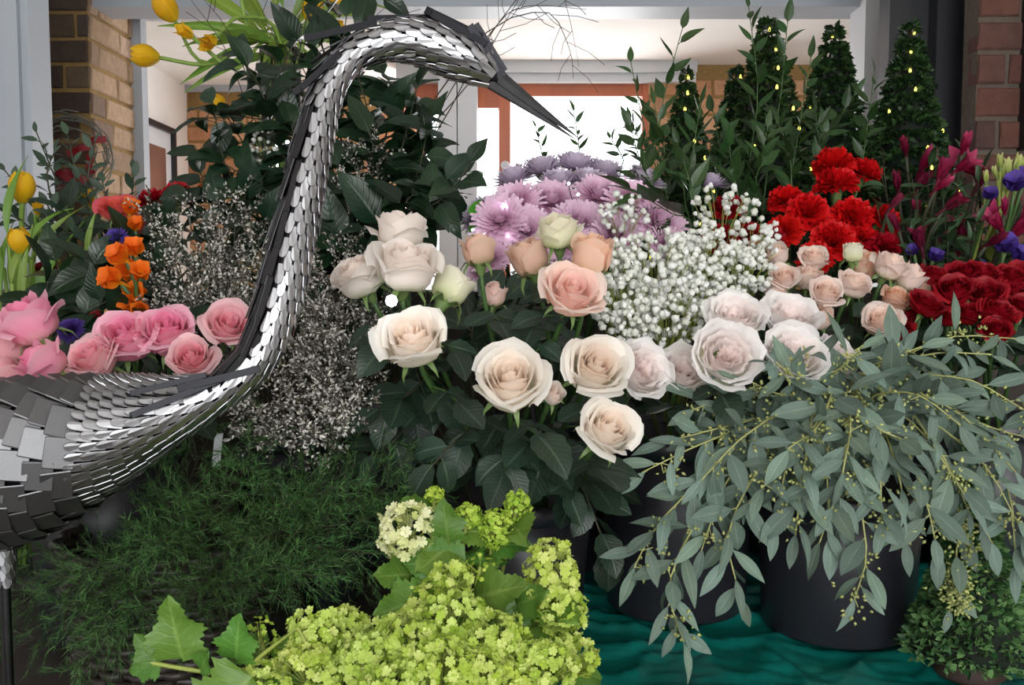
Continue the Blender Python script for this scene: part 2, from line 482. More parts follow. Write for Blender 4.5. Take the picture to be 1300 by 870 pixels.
# white double post
struct('trim_8', MB().box((x1, YW - 0.16, 0), (x1 + 0.075, YW + 0.02, ZC)).box((x1 + 0.079, YW - 0.15, 0), (x2, YW + 0.02, ZC)).mesh('trim', False), M_['white_paint'])
glass, nt, b = newmat('window_glass')
tr = N(nt, 'ShaderNodeBsdfTransparent'); gl = N(nt, 'ShaderNodeBsdfGlossy'); gl.inputs['Roughness'].default_value = 0.02
mx = N(nt, 'ShaderNodeMixShader'); mx.inputs[0].default_value = 0.06; L(nt, tr.outputs[0], mx.inputs[1]); L(nt, gl.outputs[0], mx.inputs[2])
L(nt, mx.outputs[0], nt.nodes['Material Output'].inputs[0])
M_['glass'] = glass
ZS = 0.75
def window(n, xa, xb, zt, stiles, rail=0.055):
    """wooden frame with its panes as parts"""
    mb = MB().box((xa, YW, zt - rail), (xb, YW + 0.05, zt)).box((xa, YW, ZS), (xb, YW + 0.05, ZS + 0.07))
    w = struct('window_%d' % n, mb.mesh('window', False), M_['wood_orange'])
    for s, e in stiles: ob('stile', boxmesh('stile', (s, YW - 0.01, ZS), (e, YW + 0.06, zt)), M_['wood_orange'], w)
    ob('pane', boxmesh('pane', (xa, YW + 0.02, ZS + 0.07), (xb, YW + 0.026, zt - rail)), M_['glass'], w)
    return w
window(1, x0, x1, zr1, [(x0, x0 + 0.03)], 0.1)
d1 = window(2, x2, x3, zr1, [(x3 - 0.05, x3)], 0.1)
kn = MB().lathe([(0.0, 0.0), (0.012, 0.0), (0.02, 0.012), (0.017, 0.028), (0.0, 0.034)], 14).mesh('knob')
ob('door_knob', kn, M_['white_paint'], d1, Matrix.Translation((x3 - 0.022, YW - 0.01, zat(211, YW))) @ Matrix.Rotation(math.pi / 2, 4, 'X') @ Matrix.Scale(1.0, 4))
window(3, x3, x5, zr1, [(x4, x5)], 0.05)
# brick between window and right side, the lit return
wr = struct('wall_back_right', boxmesh('wall', (x5, YW, 0), (xat(1085, YW), YW + 0.12, ZC)), M_['mortar'])
brick_face(wr, (x5, YW, 1.3), (1, 0, 0), (0, -1, 0), xat(1085, YW) - x5, 0.84, M_['brick_orange'], 13)
struct('wall_back_side', boxmesh('wall', (2.3, YI, 0), (2.4, 4.7, ZC)), M_['plaster'])
struct('trim_9', boxmesh('trim', (xat(1074, 3.6), 3.6, 1.55), (xat(1100, 3.6), 3.64, zat(60, 3.6))), M_['dark_door'])

# picture on the white wall of the garden room
pw = thing('framed_picture', 'framed brown portrait picture hanging on the white wall beyond the opening', 'picture', (XW, 3.95, 1.66))
ya, yb, za, zb = -0.22, 0.36, -0.26, 0.30
ob('picture_frame', MB().box((0, ya, za), (0.03, ya + 0.025, zb)).box((0, yb - 0.025, za), (0.03, yb, zb)).box((0, ya, zb - 0.025), (0.03, yb, zb)).box((0, ya, za), (0.03, yb, za + 0.025)).mesh('frame', False), M_['dark_door'], pw)
ob('mount', boxmesh('mount', (0, ya + 0.02, za + 0.02), (0.012, yb - 0.02, zb - 0.02)), M_['white_paint'], pw)
ob('print', boxmesh('print', (0.011, ya + 0.07, za + 0.10), (0.016, yb - 0.10, zb - 0.10)), plain('portrait_print', srgb(120, 84, 72), 0.4, nscale=9, nvar=0.6), pw)

# right side: brick strip, dark door, red brick wall
ws = struct('wall_back_strip', boxmesh('wall', (xat(1112, YO), YO, 0), (xat(1200, YO), YO + 0.2, CEIL)), M_['mortar_grey'])
brick_face(ws, (xat(1112, YO), YO, 1.2), (1, 0, 0), (0, -1, 0), 0.1, 1.0, M_['brick_red'], 17)
YR = 2.25
dk = struct('door_1', MB().box((xat(1126, 2.45), 2.45, 0), (xat(1185, 2.45), 2.52, CEIL)).box((xat(1186, 2.4), 2.4, 0), (xat(1222, 2.4), 2.5, CEIL))
            .box((xat(1226, 2.36), 2.36, 0), (xat(1245, 2.36), 2.5, CEIL)).mesh('door', False), M_['dark_door'])
wq = struct('wall_right_brick', boxmesh('wall', (xat(1238, YR), YR, 0), (2.1, YR + 0.07, CEIL)), M_['mortar_grey'])
brick_face(wq, (xat(1238, YR), YR, 0.98), (1, 0, 0), (0, -1, 0), 0.24, 1.05, M_['brick_red'], 21)
struct('trim_10', boxmesh('trim', (xat(1292, YR), YR - 0.05, zat(192, YR)), (xat(1345, YR), YR, CEIL)), M_['dark_door'])

# ------------------------------------------------------------------ benches and cloth
bt = thing('flower_bench', 'dark wooden bench under the teal plastic sheet', 'bench', (0, 0, 0))
ob('bench_top', boxmesh('top', (-1.5, 1.06, ZT - 0.05), (1.5, 1.86, ZT - 0.006)), M_['bench'], bt)
lm = boxmesh('leg', (-0.035, -0.035, 0), (0.035, 0.035, ZT - 0.05))
for x in (-1.4, 1.4):
    for y in (1.12, 1.8): ob('leg', lm, M_['bench'], bt, Matrix.Translation((x, y, 0)))
b2 = thing('back_bench', 'raised dark wooden back bench carrying the little trees and the tulip vase', 'bench', (0, 0, 0))
ob('bench_top', boxmesh('top', (-1.2, 1.88, ZT2 - 0.04), (1.2, 2.18, ZT2)), M_['bench'], b2)
ob('backdrop_board', boxmesh('board', (-1.2, 1.9, 0.2), (1.2, 1.92, ZT2 - 0.04)), M_['bench'], b2)  # board added as dark backdrop for the black gaps between the flowers
lm = boxmesh('leg', (-0.035, -0.035, 0), (0.035, 0.035, ZT2 - 0.04))
for x in (-1.1, 1.1):
    for y in (1.96, 2.12): ob('leg', lm, M_['bench'], b2, Matrix.Translation((x, y, 0)))

from mathutils import noise as mnoise
def cloth():
    nx, ny = 220, 150
    V = []; 
    prof = []
    for j in range(ny + 1):
        s = j / ny * 1.1
        if s < 0.72: prof.append((1.80 - s, ZT, 0))
        else:
            d = s - 0.72; a = min(d / 0.05, 1.0)
            prof.append((1.08 - 0.035 * math.sin(a * math.pi / 2), ZT - max(0, d - 0.03), a))
    for j, (y, z, a) in enumerate(prof):
        for i in range(nx + 1):
            x = -0.12 + 1.42 * i / nx
            q = Vector((x * 5.0, y * 8.0, z * 5.0))
            fold = (1 - abs(mnoise.noise(q * 0.8))) ** 9 * 0.010 + (1 - abs(mnoise.noise(q * 1.9 + Vector((9, 3, 1))))) ** 10 * 0.008 + (1 - abs(mnoise.noise(q * 4.0 + Vector((2, 5, 1))))) ** 8 * 0.0035
            crease = max(0, 1 - abs(mnoise.noise(Vector((x * 2.2 + 4, y * 7, 3)))) * 7) * 0.008
            h = fold + crease
            V.append((x, y - h * a * 1.6, z + h * (1 - a) + 0.001))
    I = np.arange((nx + 1) * (ny + 1)).reshape(ny + 1, nx + 1)
    Fc = np.stack([I[:-1, :-1], I[1:, :-1], I[1:, 1:], I[:-1, 1:]], -1).reshape(-1, 4)
    return fastmesh('cloth', V, Fc, True)
M_['teal'] = plain('teal_plastic_sheet', srgb(12, 112, 102), 0.28, nscale=8, nvar=0.2, spec=0.6)
tag(ob('plastic_sheet', cloth(), M_['teal']), 'crinkled teal plastic sheet spread over the flower bench', 'sheet')

# ------------------------------------------------------------------ buckets
def bucket(name, label, c, r0, r1, h, mat, group=None, ribs=True):
    o = thing(name, label, 'bucket', Vector((c[0], c[1], c[2])), group)
    t = 0.004
    ob('bucket_body', MB().lathe([(0, 0.0), (r0, 0.0), (r0 + 0.004, 0.004), (r0 + (r1 - r0) * 0.5, h * 0.5), (r1, h), (r1 - t, h), (r0 - t + (r1 - r0) * 0.5, h * 0.5), (r0 - t, 0.012), (0, 0.012)], 40).mesh('body'), mat, o)
    ob('rim', MB().lathe([(r1 - 0.001, h - 0.022), (r1 + 0.006, h - 0.02), (r1 + 0.007, h), (r1 + 0.003, h + 0.005), (r1 - t, h + 0.003), (r1 - t, h - 0.01)], 40).mesh('rim'), M_['black_plastic_rim'], o)
    return o
ZB = ZT + 0.015
def bxy(px, D):
    p = P(px, 500, D); return (p.x, p.y, ZB)
BK = {}
def bk(key, label, px, D, r0=0.085, r1=0.105, h=0.24, mat='black_plastic'):
    c = bxy(px, D); BK[key] = Vector(c)
    bucket('flower_bucket', label, c, r0, r1, h, M_[mat])
bk('euc', 'black plastic bucket holding the trailing eucalyptus', 1068, 1.33, 0.10, 0.115, 0.20)
bk('white', 'charcoal plastic bucket holding the cream and blush roses', 655, 1.28, 0.085, 0.105, 0.20)
bk('garden', 'black bucket under the ruffled white garden roses', 860, 1.42, 0.10, 0.12, 0.26)
bk('gyp', 'black bucket holding the baby\'s breath', 850, 1.66, 0.085, 0.10, 0.26)
bk('red', 'black bucket holding the dark red roses', 1262, 1.56, 0.085, 0.10, 0.26)
bk('spray', 'black bucket holding the pale pink spray roses', 1080, 1.58, 0.085, 0.10, 0.24)
bk('mum', 'black bucket holding the lilac chrysanthemums', 700, 1.62, 0.085, 0.10, 0.26)
bk('pink', 'black bucket holding the pink roses behind the metal heron', 130, 1.32, 0.085, 0.105, 0.26)
bk('gen', 'black bucket holding the white broom sprays', 385, 1.46, 0.085, 0.10, 0.26)
bk('dark', 'black bucket holding the dark leafy branches', 480, 1.68, 0.085, 0.10, 0.28)
bk('car', 'black bucket holding the scarlet carnations', 985, 1.75, 0.07, 0.085, 0.26)
bk('als', 'black bucket holding the magenta alstroemeria', 1185, 1.72, 0.085, 0.10, 0.26)
bk('mix', 'black bucket holding the mixed coral and orange flowers', 130, 1.66, 0.085, 0.10, 0.26)

# dark wicker basket with the feathery fern
def wicker(c, r, h):
    o = thing('wicker_basket', 'dark woven wicker basket holding the feathery fern', 'basket', Vector(c))
    mb = MB()
    for k in range(16):
        z = 0.008 + k * h / 16; pts = []
        for i in range(73):
            a = 2 * math.pi * i / 72
            rr = r * (0.85 + 0.15 * k / 15) + 0.004 * (1 if (i // 2 + k) % 2 else -1)
            pts.append((rr * math.cos(a), rr * math.sin(a), z))
        mb.tube(pts, 0.006, 5, False)
    ob('weave', mb.mesh('weave'), M_['wicker'], o, kind='stuff')
    for i in range(36):
        a = 2 * math.pi * i / 36
        m = MB().tube([(r * 0.85 * math.cos(a), r * 0.85 * math.sin(a), 0), (r * math.cos(a), r * math.sin(a), h)], 0.004, 5)
        ob('stake', m.mesh('stake'), M_['wicker'], o)
    ob('basket_base', MB().lathe([(0, 0), (r * 0.85, 0), (r * 0.85, 0.012), (0, 0.012)], 36).mesh('base'), M_['wicker'], o)
M_['wicker'] = plain('dark_wicker', srgb(46, 40, 36), 0.45, nscale=80, nvar=0.4)
FERN = P(215, 640, 1.2); FERN.z = ZB
wicker(FERN, 0.13, 0.17)

# clear glass cylinder vases
M_['vase_glass'], nt, b = newmat('vase_glass')
b.inputs['Base Color'].default_value = (0.9, 0.97, 0.95, 1); b.inputs['Roughness'].default_value = 0.03
b.inputs['Transmission Weight'].default_value = 1.0; b.inputs['IOR'].default_value = 1.2
def glass_vase(label, c, r, h):
    o = thing('glass_vase', label, 'vase', Vector(c))
    ob('glass_body', MB().lathe([(0, 0), (r * 0.96, 0), (r, 0.006), (r, h), (r - 0.0035, h), (r - 0.0035, 0.012), (0, 0.012)], 36).mesh('glass'), M_['vase_glass'], o)
    ob('rim', MB().lathe([(r - 0.004, h - 0.002), (r + 0.001, h - 0.002), (r + 0.001, h + 0.003), (r - 0.004, h + 0.003)], 36).mesh('rim'), M_['vase_glass'], o)
    return o
TV = P(358, 200, 2.1); TV.z = ZT2
glass_vase('tall clear glass vase of yellow tulips above the dark leaves', TV, 0.045, zat(62, TV.y) - ZT2)
LV = P(18, 300, 1.5); LV.z = ZB
glass_vase('clear glass vase of yellow tulips beside the pale door frame', LV, 0.05, 0.30)
GV = P(352, 640, 1.28); GV.z = ZB
glass_vase('low clear glass vase half hidden behind the feathery fern', GV, 0.05, 0.225)

# ------------------------------------------------------------------ the metal heron
HD = 0.93
U = HD / F                       # metres per pixel at the heron's depth
spine_px = [(-330, 650, 14), (-270, 640, 52), (-180, 622, 98), (-90, 607, 116), (0, 594, 111), (70, 580, 99), (130, 561, 79), (200, 529, 49),
            (250, 508, 33), (295, 484, 25), (326, 452, 26), (343, 415, 27), (356, 372, 28), (367, 325, 28), (380, 265, 26), (393, 205, 24),
            (404, 155, 22), (416, 115, 20), (436, 82, 19), (468, 60, 19), (510, 50, 24), (555, 58, 29), (595, 76, 28), (622, 95, 18), (634, 104, 9)]
CDIR = -FWD
hpts = [P(x, y, HD) for x, y, r in spine_px]
hr = [r * U * (0.92 if r < 35 else 0.97) for x, y, r in spine_px]
hpath = curve(hpts, 480)
hrad = [v.x for v in curve([Vector((r, 0, 0)) for r in hr], 480)]
cum = [0.0]
for i in range(480): cum.append(cum[-1] + (hpath[i + 1] - hpath[i]).length)
BT = (RGT - UPV * 0.12).normalized()
S_BODY0, S_BODY1 = None, None
def hat(s):
    i = min(max(int(np.searchsorted(cum, s)) - 1, 0), 479)
    f = (s - cum[i]) / max(cum[i + 1] - cum[i], 1e-9)
    a, b_ = max(i - 4, 0), min(i + 5, 480)
    T = (hpath[b_] - hpath[a]).normalized()
    dr = (hrad[b_] - hrad[a]) / max(cum[b_] - cum[a], 1e-9)
    if S_BODY0 is not None:
        q = min(max((S_BODY1 - s) / (S_BODY1 - S_BODY0), 0), 1); q = q * q * (3 - 2 * q)
        T = (T * (1 - q) + BT * q).normalized()
    return hpath[i].lerp(hpath[i + 1], f), T, hrad[i] * (1 - f) + hrad[i + 1] * f, dr
def s_of(px, py):
    q = P(px, py, HD); i = min(range(481), key=lambda k: (hpath[k] - q).length); return cum[i]

S_BODY0, S_BODY1 = s_of(110, 567), s_of(300, 480)
heron = thing('metal_heron', 'tall metal heron sculpture covered in overlapping steel scales and plates', 'sculpture', Vector((hpts[3].x, hpts[3].y, 0)))
HI = heron.matrix_world.inverted() if False else Matrix.Translation(-Vector((hpts[3].x, hpts[3].y, 0)))
mb = MB(); nseg = 20; b0 = 0
for i in range(0, 481, 4):
    c, T, r, dr = hat(cum[i]); S = T.cross(CDIR).normalized(); C2 = S.cross(T).normalized()
    for k in range(nseg):
        a = 2 * math.pi * k / nseg
        mb.v.append(tuple(HI @ (c + (C2 * math.cos(a) + S * math.sin(a)) * (r * 0.90))))
n = 481 // 4 + 1
for i in range(n - 1):
    for k in range(nseg):
        mb.f.append((i * nseg + k, i * nseg + (k + 1) % nseg, (i + 1) * nseg + (k + 1) % nseg, (i + 1) * nseg + k))
mb.f.append(tuple(range(nseg))[::-1]); mb.f.append(tuple((n - 1) * nseg + k for k in range(nseg)))
ob('body_core', mb.mesh('core'), M_['steel_core'], heron)

# scale templates: local Y = pointing end, Z = outward, unit length / unit width
def scale_mesh(round_end=True, thick=0.06, cup=0.08):
    out = [(-0.5, -0.5), (0.5, -0.5)]
    if round_end: out += [(0.5, 0.22), (0.44, 0.36), (0.28, 0.47), (0, 0.5), (-0.28, 0.47), (-0.44, 0.36), (-0.5, 0.22)]
    else: out += [(0.5, 0.46), (0.46, 0.5), (-0.46, 0.5), (-0.5, 0.46)]
    k = len(out)
    top = [(x * 0.94, y * 0.985, thick / 2 + cup * (0.25 - x * x)) for x, y in out]
    mid = [(x, y, cup * (0.25 - x * x)) for x, y in out]
    bot = [(x, y, -thick / 2 + cup * (0.25 - x * x)) for x, y in out]
    f = [tuple(range(k)), tuple(range(2 * k, 3 * k))[::-1]]
    for a in (0, k):
        f += [(a + i, a + k + i, a + k + (i + 1) % k, a + (i + 1) % k) for i in range(k)]
    return mesh('scale', top + mid + bot, f, False)
SC_R = scale_mesh(True, 0.12, 0.35); SC_P = scale_mesh(False, 0.05, 0.10); SC_S = scale_mesh(False, 0.10, 0.25)

def surf(s, phi, lift=0.0):
    c, T, r, dr = hat(s); S = T.cross(CDIR).normalized(); C2 = S.cross(T).normalized()
    nrm = C2 * math.cos(phi) + S * math.sin(phi)
    Tt = (T + nrm * dr).normalized()              # tangent along the surface
    nn = (nrm - Tt * nrm.dot(Tt)).normalized()
    return c + nrm * (r + lift), Tt, nn, r
def place(s, phi, w, l, tilt, lift, roll=0.0):
    p, T, nn, r = surf(s, phi, lift)
    d = (-T * math.cos(tilt) + nn * math.sin(tilt)).normalized()
    if roll:
        side = d.cross(nn); d = (d * math.cos(roll) + side * math.sin(roll)).normalized()
    nz = (nn - d * nn.dot(d)).normalized()
    vis = nn.dot((CAM - p).normalized())
    m = frame(p, d, nz, (w, l, min(w, l)))
    return vis * w * l, p, HI @ m

def spread(items, name, me, mat, limit=300):
    """the pieces that show largest as parts, the rest joined into one part"""
    items.sort(key=lambda q: -q[0])
    def shown(q): return -40 < 650 + (q[1] - CAM).dot(RGT) / (q[1] - CAM).dot(FWD) * F
    vis = [q for q in items if shown(q)][:limit]; ids = set(map(id, vis))
    for q in vis: ob(name, me, mat, heron, q[2])
    rest = [q for q in items if id(q) not in ids]
    if rest:
        m = MB(); tv = [v.co.copy() for v in me.vertices]; tf = [tuple(p.vertices) for p in me.polygons]
        for q in rest: m.add(tv, tf, q[2])
        ob(name + '_remainder', m.mesh('rest', False), mat, heron, kind='stuff')

hrng = random.Random(11)
s_plate = s_of(130, 561); s_chest = s_of(262, 500); s_end = s_of(622, 95)
# body plates
items = []; s = s_of(-310, 648); row = 0
while s < s_plate:
    c, T, r, dr = hat(s); w = 41 * U if r > 60 * U else 24 * U
    nn_ = max(6, round(2 * math.pi * r / (w * 0.95))); wq_ = 2 * math.pi * r / nn_
    for k in range(nn_):
        phi = 2 * math.pi * (k + 0.5 * (row % 2)) / nn_ + hrng.uniform(-0.03, 0.03)
        items.append(place(s + hrng.uniform(-4, 4) * U, phi, wq_ * 0.96, 34 * U, math.radians(hrng.uniform(4, 10)), 2.0 * U, hrng.uniform(-0.08, 0.08)))
    s += 24 * U; row += 1
spread(items, 'body_plate', SC_P, M_['steel_plate'])
# chest scales
items = []; row = 0; s = s_plate + 4 * U
while s < s_chest:
    c, T, r, dr = hat(s); w = 12 * U
    nn_ = round(2 * math.pi * r / w); wq_ = 2 * math.pi * r / nn_
    for k in range(nn_):
        phi = 2 * math.pi * (k + 0.5 * (row % 2)) / nn_
        items.append(place(s + hrng.uniform(-1, 1) * U, phi, wq_ * 0.88, 30 * U, math.radians(hrng.uniform(7, 13)), 2.4 * U, hrng.uniform(-0.05, 0.05)))
    s += 17 * U; row += 1
spread(items, 'chest_scale', SC_R, M_['steel'])
# neck and head scales
items = []; row = 0; s = s_chest
s_head = s_of(480, 58); s_nape = s_of(408, 140)
while s < s_end:
    c, T, r, dr = hat(s); w = 11.5 * U
    nn_ = max(8, round(2 * math.pi * r / w)); wq_ = 2 * math.pi * r / nn_
    for k in range(nn_):
        phi = 2 * math.pi * (k + 0.5 * (row % 2)) / nn_
        deg = (math.degrees(phi) + 180) % 360 - 180
        if s < s_nape and -130 < deg < -12: continue
        if s_nape <= s < s_head and -130 < deg < -50: continue
        items.append(place(s + hrng.uniform(-1, 1) * U, phi + hrng.uniform(-.03, .03), wq_ * 0.88, 27 * U, math.radians(hrng.uniform(7, 14)), 2.0 * U, hrng.uniform(-0.06, 0.06)))
    s += 16 * U; row += 1
spread(items, 'neck_scale', SC_R, M_['steel'])
# dark strips down the nape and along the throat
def strips(s0, s1, step, phis, length, w, tilt, lift):
    s = s0; k = 0
    while s < s1:
        for ph in phis:
            q = place(s + hrng.uniform(-12, 12) * U, math.radians(ph + hrng.uniform(-4, 4)), w * U * hrng.uniform(0.75, 1.0), length * U, math.radians(tilt + hrng.uniform(-1, 3)), (lift + hrng.uniform(-.5, 2)) * U)
            ob('dark_strip', SC_S, M_['steel_dark'], heron, q[2])
        s += step * U; k += 1
strips(s_of(312, 468), s_of(404, 155), 52, (-20, -40, -60, -80, -100, -122), 84, 10, 3.0, 2.5)
strips(s_of(404, 155), s_of(440, 80), 40, (-55, -72, -90, -108, -126), 70, 9, 2.5, 2.5)
strips(s_of(352, 385), s_of(425, 98), 62, (84, 100, 118), 80, 7, 1.5, 2.0)
strips(s_of(480, 58), s_of(600, 78), 15, (75, 92, 110), 40, 7, 9, 3.0)
strips(s_of(455, 66), s_of(575, 66), 55, (-78, -95), 95, 10, 1.5, 4)
M_['steel_bar'] = plain('blackened_bar', (0.018, 0.018, 0.02, 1), 0.35, 1.0, nscale=60, nvar=0.3)
def bar(p0, p1, w, d0=0.0, d1=0.0, name='crest_bar', th=0.35):
    a, b_ = P(p0[0], p0[1], HD + d0), P(p1[0], p1[1], HD + d1)
    m = frame((a + b_) / 2, b_ - a, CDIR, (w * U, (b_ - a).length, w * U))
    ob(name, SC_S, M_['steel_bar'], heron, HI @ m)
bar((386, 49), (478, 28), 9, -0.012, -0.008); bar((372, 118), (440, 70), 9, -0.016, -0.014)
bar((382, 112), (432, 66), 8, -0.02, -0.018); bar((465, 23), (548, 21), 7, -0.004, -0.004)
bar((540, 12), (612, 47), 10, -0.012, -0.016); bar((548, 17), (618, 56), 9, -0.02, -0.02)
bar((604, 30), (641, 90), 8, -0.012, -0.004); bar((596, 32), (640, 98), 10, -0.022, -0.006)
bar((165, 500), (262, 476), 7, -0.042, -0.028); bar((166, 528), (290, 478), 8, -0.046, -0.024); bar((225, 494), (330, 468), 9, -0.034, -0.024)
# beak: two tapering halves
M_['steel_beak'] = plain('beak_steel', (0.10, 0.10, 0.105, 1), 0.42, 1.0, nscale=60, nvar=0.3)
def beak(p0, p1, w0, name):
    a, b_ = P(*p0, HD), P(*p1, HD); pts = [a.lerp(b_, t) for t in (0, 0.3, 0.7, 1)]
    m = MB().tube(pts, [w0 * U, w0 * 0.72 * U, w0 * 0.34 * U, 0.6 * U], 6)
    o = ob(name, m.mesh('beak', False), M_['steel_beak'], heron, HI)
beak((630, 97), (733, 174), 11, 'upper_beak'); beak((622, 104), (729, 176), 9, 'lower_beak')
eye = MB().lathe([(0, -0.002), (0.004, 0), (0.003, 0.002), (0, 0.003)], 12).mesh('eye')
# legs: scaled thigh, rod, foot
for (px, dd) in ((4, -0.005), (-70, 0.06)):
    top = P(px, 690, HD + dd); kn_ = P(px + 2, 735, HD + dd); foot = Vector((kn_.x, kn_.y, 0.012))
    lg = ob('leg', MB().tube([top, kn_, kn_.lerp(foot, 0.5), foot], [11 * U, 7 * U, 5 * U, 5 * U], 8).mesh('leg'), M_['steel_dark'], heron, HI)
    for r_ in range(5):
        for k in range(7):
            a = 2 * math.pi * (k + 0.5 * (r_ % 2)) / 7
            nn = Vector((math.cos(a), math.sin(a), 0)); rr = (13 - r_ * 0.7) * U
            q = frame(top.lerp(kn_, 0.1 + r_ * 0.22) + nn * rr, Vector((0, 0, -1)) + nn * 0.1, nn, (10 * U, 22 * U, 10 * U))
            ob('leg_scale', SC_R, M_['steel_plate'], lg, q)
    for a in (-100, -60, -140, 80):
        d = Vector((math.cos(math.radians(a)), math.sin(math.radians(a)), 0))
        ob('toe', MB().tube([foot, foot + d * 0.06 + Z * 0.01, foot + d * 0.12 - Z * 0.006], [5 * U, 5 * U, 2 * U], 6).mesh('toe'), M_['steel_dark'], lg)
# tail plates out of frame keep the body closed

# ------------------------------------------------------------------ leaf shapes (unit length along +Y)
def leaf_shape(wf, nl=7, nw=2, fold=0.2, bend=0.5, wave=0.0, seed=0, serr=0.0, twist=0.0, petiole=0.06):
    r = random.Random(seed); ph = r.uniform(0, 6.28)
    V = []; UVs = []; F_ = []
    y = z = 0.0; py = 0.0
    for i in range(nl + 1):
        v = i / nl
        if i > 0:
            a = bend * (v - 0.5 / nl); y += math.cos(a) / nl; z -= math.sin(a) / nl
        w = max(wf(v), 0.004)
        if serr and 0 < i < nl: w *= 1 + (serr if i % 2 else -serr)
        tw = twist * v
        for j in range(-nw, nw + 1):
            u = j / nw; x = u * w
            zz = fold * abs(x) + wave * math.sin(ph + v * 9 + u * 1.5) * abs(u)
            V.append((x * math.cos(tw) - zz * math.sin(tw), y, z + zz * math.cos(tw) + x * math.sin(tw)))
            UVs.append((0.5 + u * 0.5, v))
    k = 2 * nw + 1
    for i in range(nl):
        for j in range(k - 1):
            a = i * k + j; F_.append((a, a + 1, a + k + 1, a + k))
    return mesh('leaf', V, F_, True, None, UVs)
oval = lambda W, p=1.0, q=0.75: (lambda v: W * math.sin(math.pi * min(max(v, 0), 1) ** q) ** p)
pointed = lambda W: (lambda v: W * (math.sin(math.pi * v ** 0.72) ** 0.9) * (1 - 0.25 * v))
LF_ROSE = [leaf_shape(oval(0.33, 0.75, 0.85), 9, 2, 0.18, b, 0.02, i, 0.05) for i, b in enumerate((0.3, 0.7, 0.1))]
LF_DARK = [leaf_shape(pointed(0.30), 8, 2, f, b, 0.02, i) for i, (f, b) in enumerate(((0.25, 0.6), (0.4, 1.0), (0.12, 0.3)))]
LF_RUSC = [leaf_shape(pointed(0.20), 6, 2, 0.25, b, 0.0, i) for i, b in enumerate((0.3, -0.2, 0.6))]
LF_EUC = [leaf_shape(oval(w, 0.9, 0.95), 7, 2, 0.12, b, 0.008, i, 0, t) for i, (w, b, t) in enumerate(((0.145, 0.4, 0.2), (0.18, 0.2, -0.3), (0.125, 0.8, 0.4), (0.165, -0.2, 0.0)))]
LF_OLIVE = [leaf_shape(oval(0.22, 0.9, 0.9), 5, 1, 0.2, 0.3, 0, i) for i in range(2)]
LF_TULIP = [leaf_shape(pointed(0.06), 10, 2, 0.9, b, 0.01, i, 0, 0.5) for i, b in enumerate((0.8, 1.4, 0.3))]
LF_LILY = [leaf_shape(pointed(0.13), 7, 2, 0.3, b, 0.01, i, 0, 0.5) for i, b in enumerate((0.9, 1.4, 0.3))]
def lobed(seed, bend=0.4):
    def wf(v):
        base = 0.42 * math.sin(math.pi * v ** 0.62) ** 0.7
        lob = 1 + 0.2 * math.cos(v * 2 * math.pi * 2.6 - 1.2) * (1 - 0.3 * v)
        return base * lob * (1.05 - 0.35 * v)
    return leaf_shape(wf, 22, 2, 0.15, bend, 0.06, seed, 0.09)
LF_VIB = [lobed(i, b) for i, b in enumerate((0.3, 0.8, 0.0))]

# ------------------------------------------------------------------ generic leafy branch
def branch(name, label, cat, group, pts, shapes, lmat, smat, n, size, start=0.25, spread=55, grav=0.25, r=0.0022, seed=0, face=0.5, taper=0.35, pair=False, root=None, extra=None):
    rr = random.Random(seed)
    path = curve(pts, 14); base = Vector(path[0])
    if root is None: root = thing(name, label, cat, base, group)
    T = Matrix.Translation(-base)
    mb = MB(); mb.tube([p - base for p in path], [r * (1 - 0.65 * i / 14) for i in range(15)], 5)
    az = rr.uniform(0, 6.28)
    sp = math.radians(spread); leaves = []
    for k in range(n):
        t = start + (1 - start) * (k + 0.5) / n
        p, tn = at_path(path, min(t, 0.999))
        ref = tn.orthogonal().normalized(); q = tn.cross(ref)
        az += math.pi if pair and k % 2 else 2.4 + rr.uniform(-0.4, 0.4)
        perp = ref * math.cos(az) + q * math.sin(az)
        a = sp * rr.uniform(0.7, 1.2)
        if k == n - 1: a = 0.15
        d = (tn * math.cos(a) + perp * math.sin(a) - Z * grav * rr.uniform(0.6, 1.4)).normalized()
        nrm = (Z * 0.7 + CDIR * face + perp * -0.1 + Vector((rr.uniform(-1, 1), rr.uniform(-1, 1), rr.uniform(-1, 1))) * 0.45)
        s = size * rr.uniform(0.75, 1.15) * (1 - taper * max(0, (t - 0.6) / 0.4))
        p2 = p + d * s * 0.10
        mb.tube([p - base, p2 - base], r * 0.45, 4, False)
        leaves.append((rr.choice(shapes), frame(p2 - base, d, nrm, s)))
    if extra: extra(path, base, mb, rr)
    ob('stem', mb.mesh('stem'), smat, root)
    for me, m in leaves: ob('leaf', me, lmat, root, m)
    return root

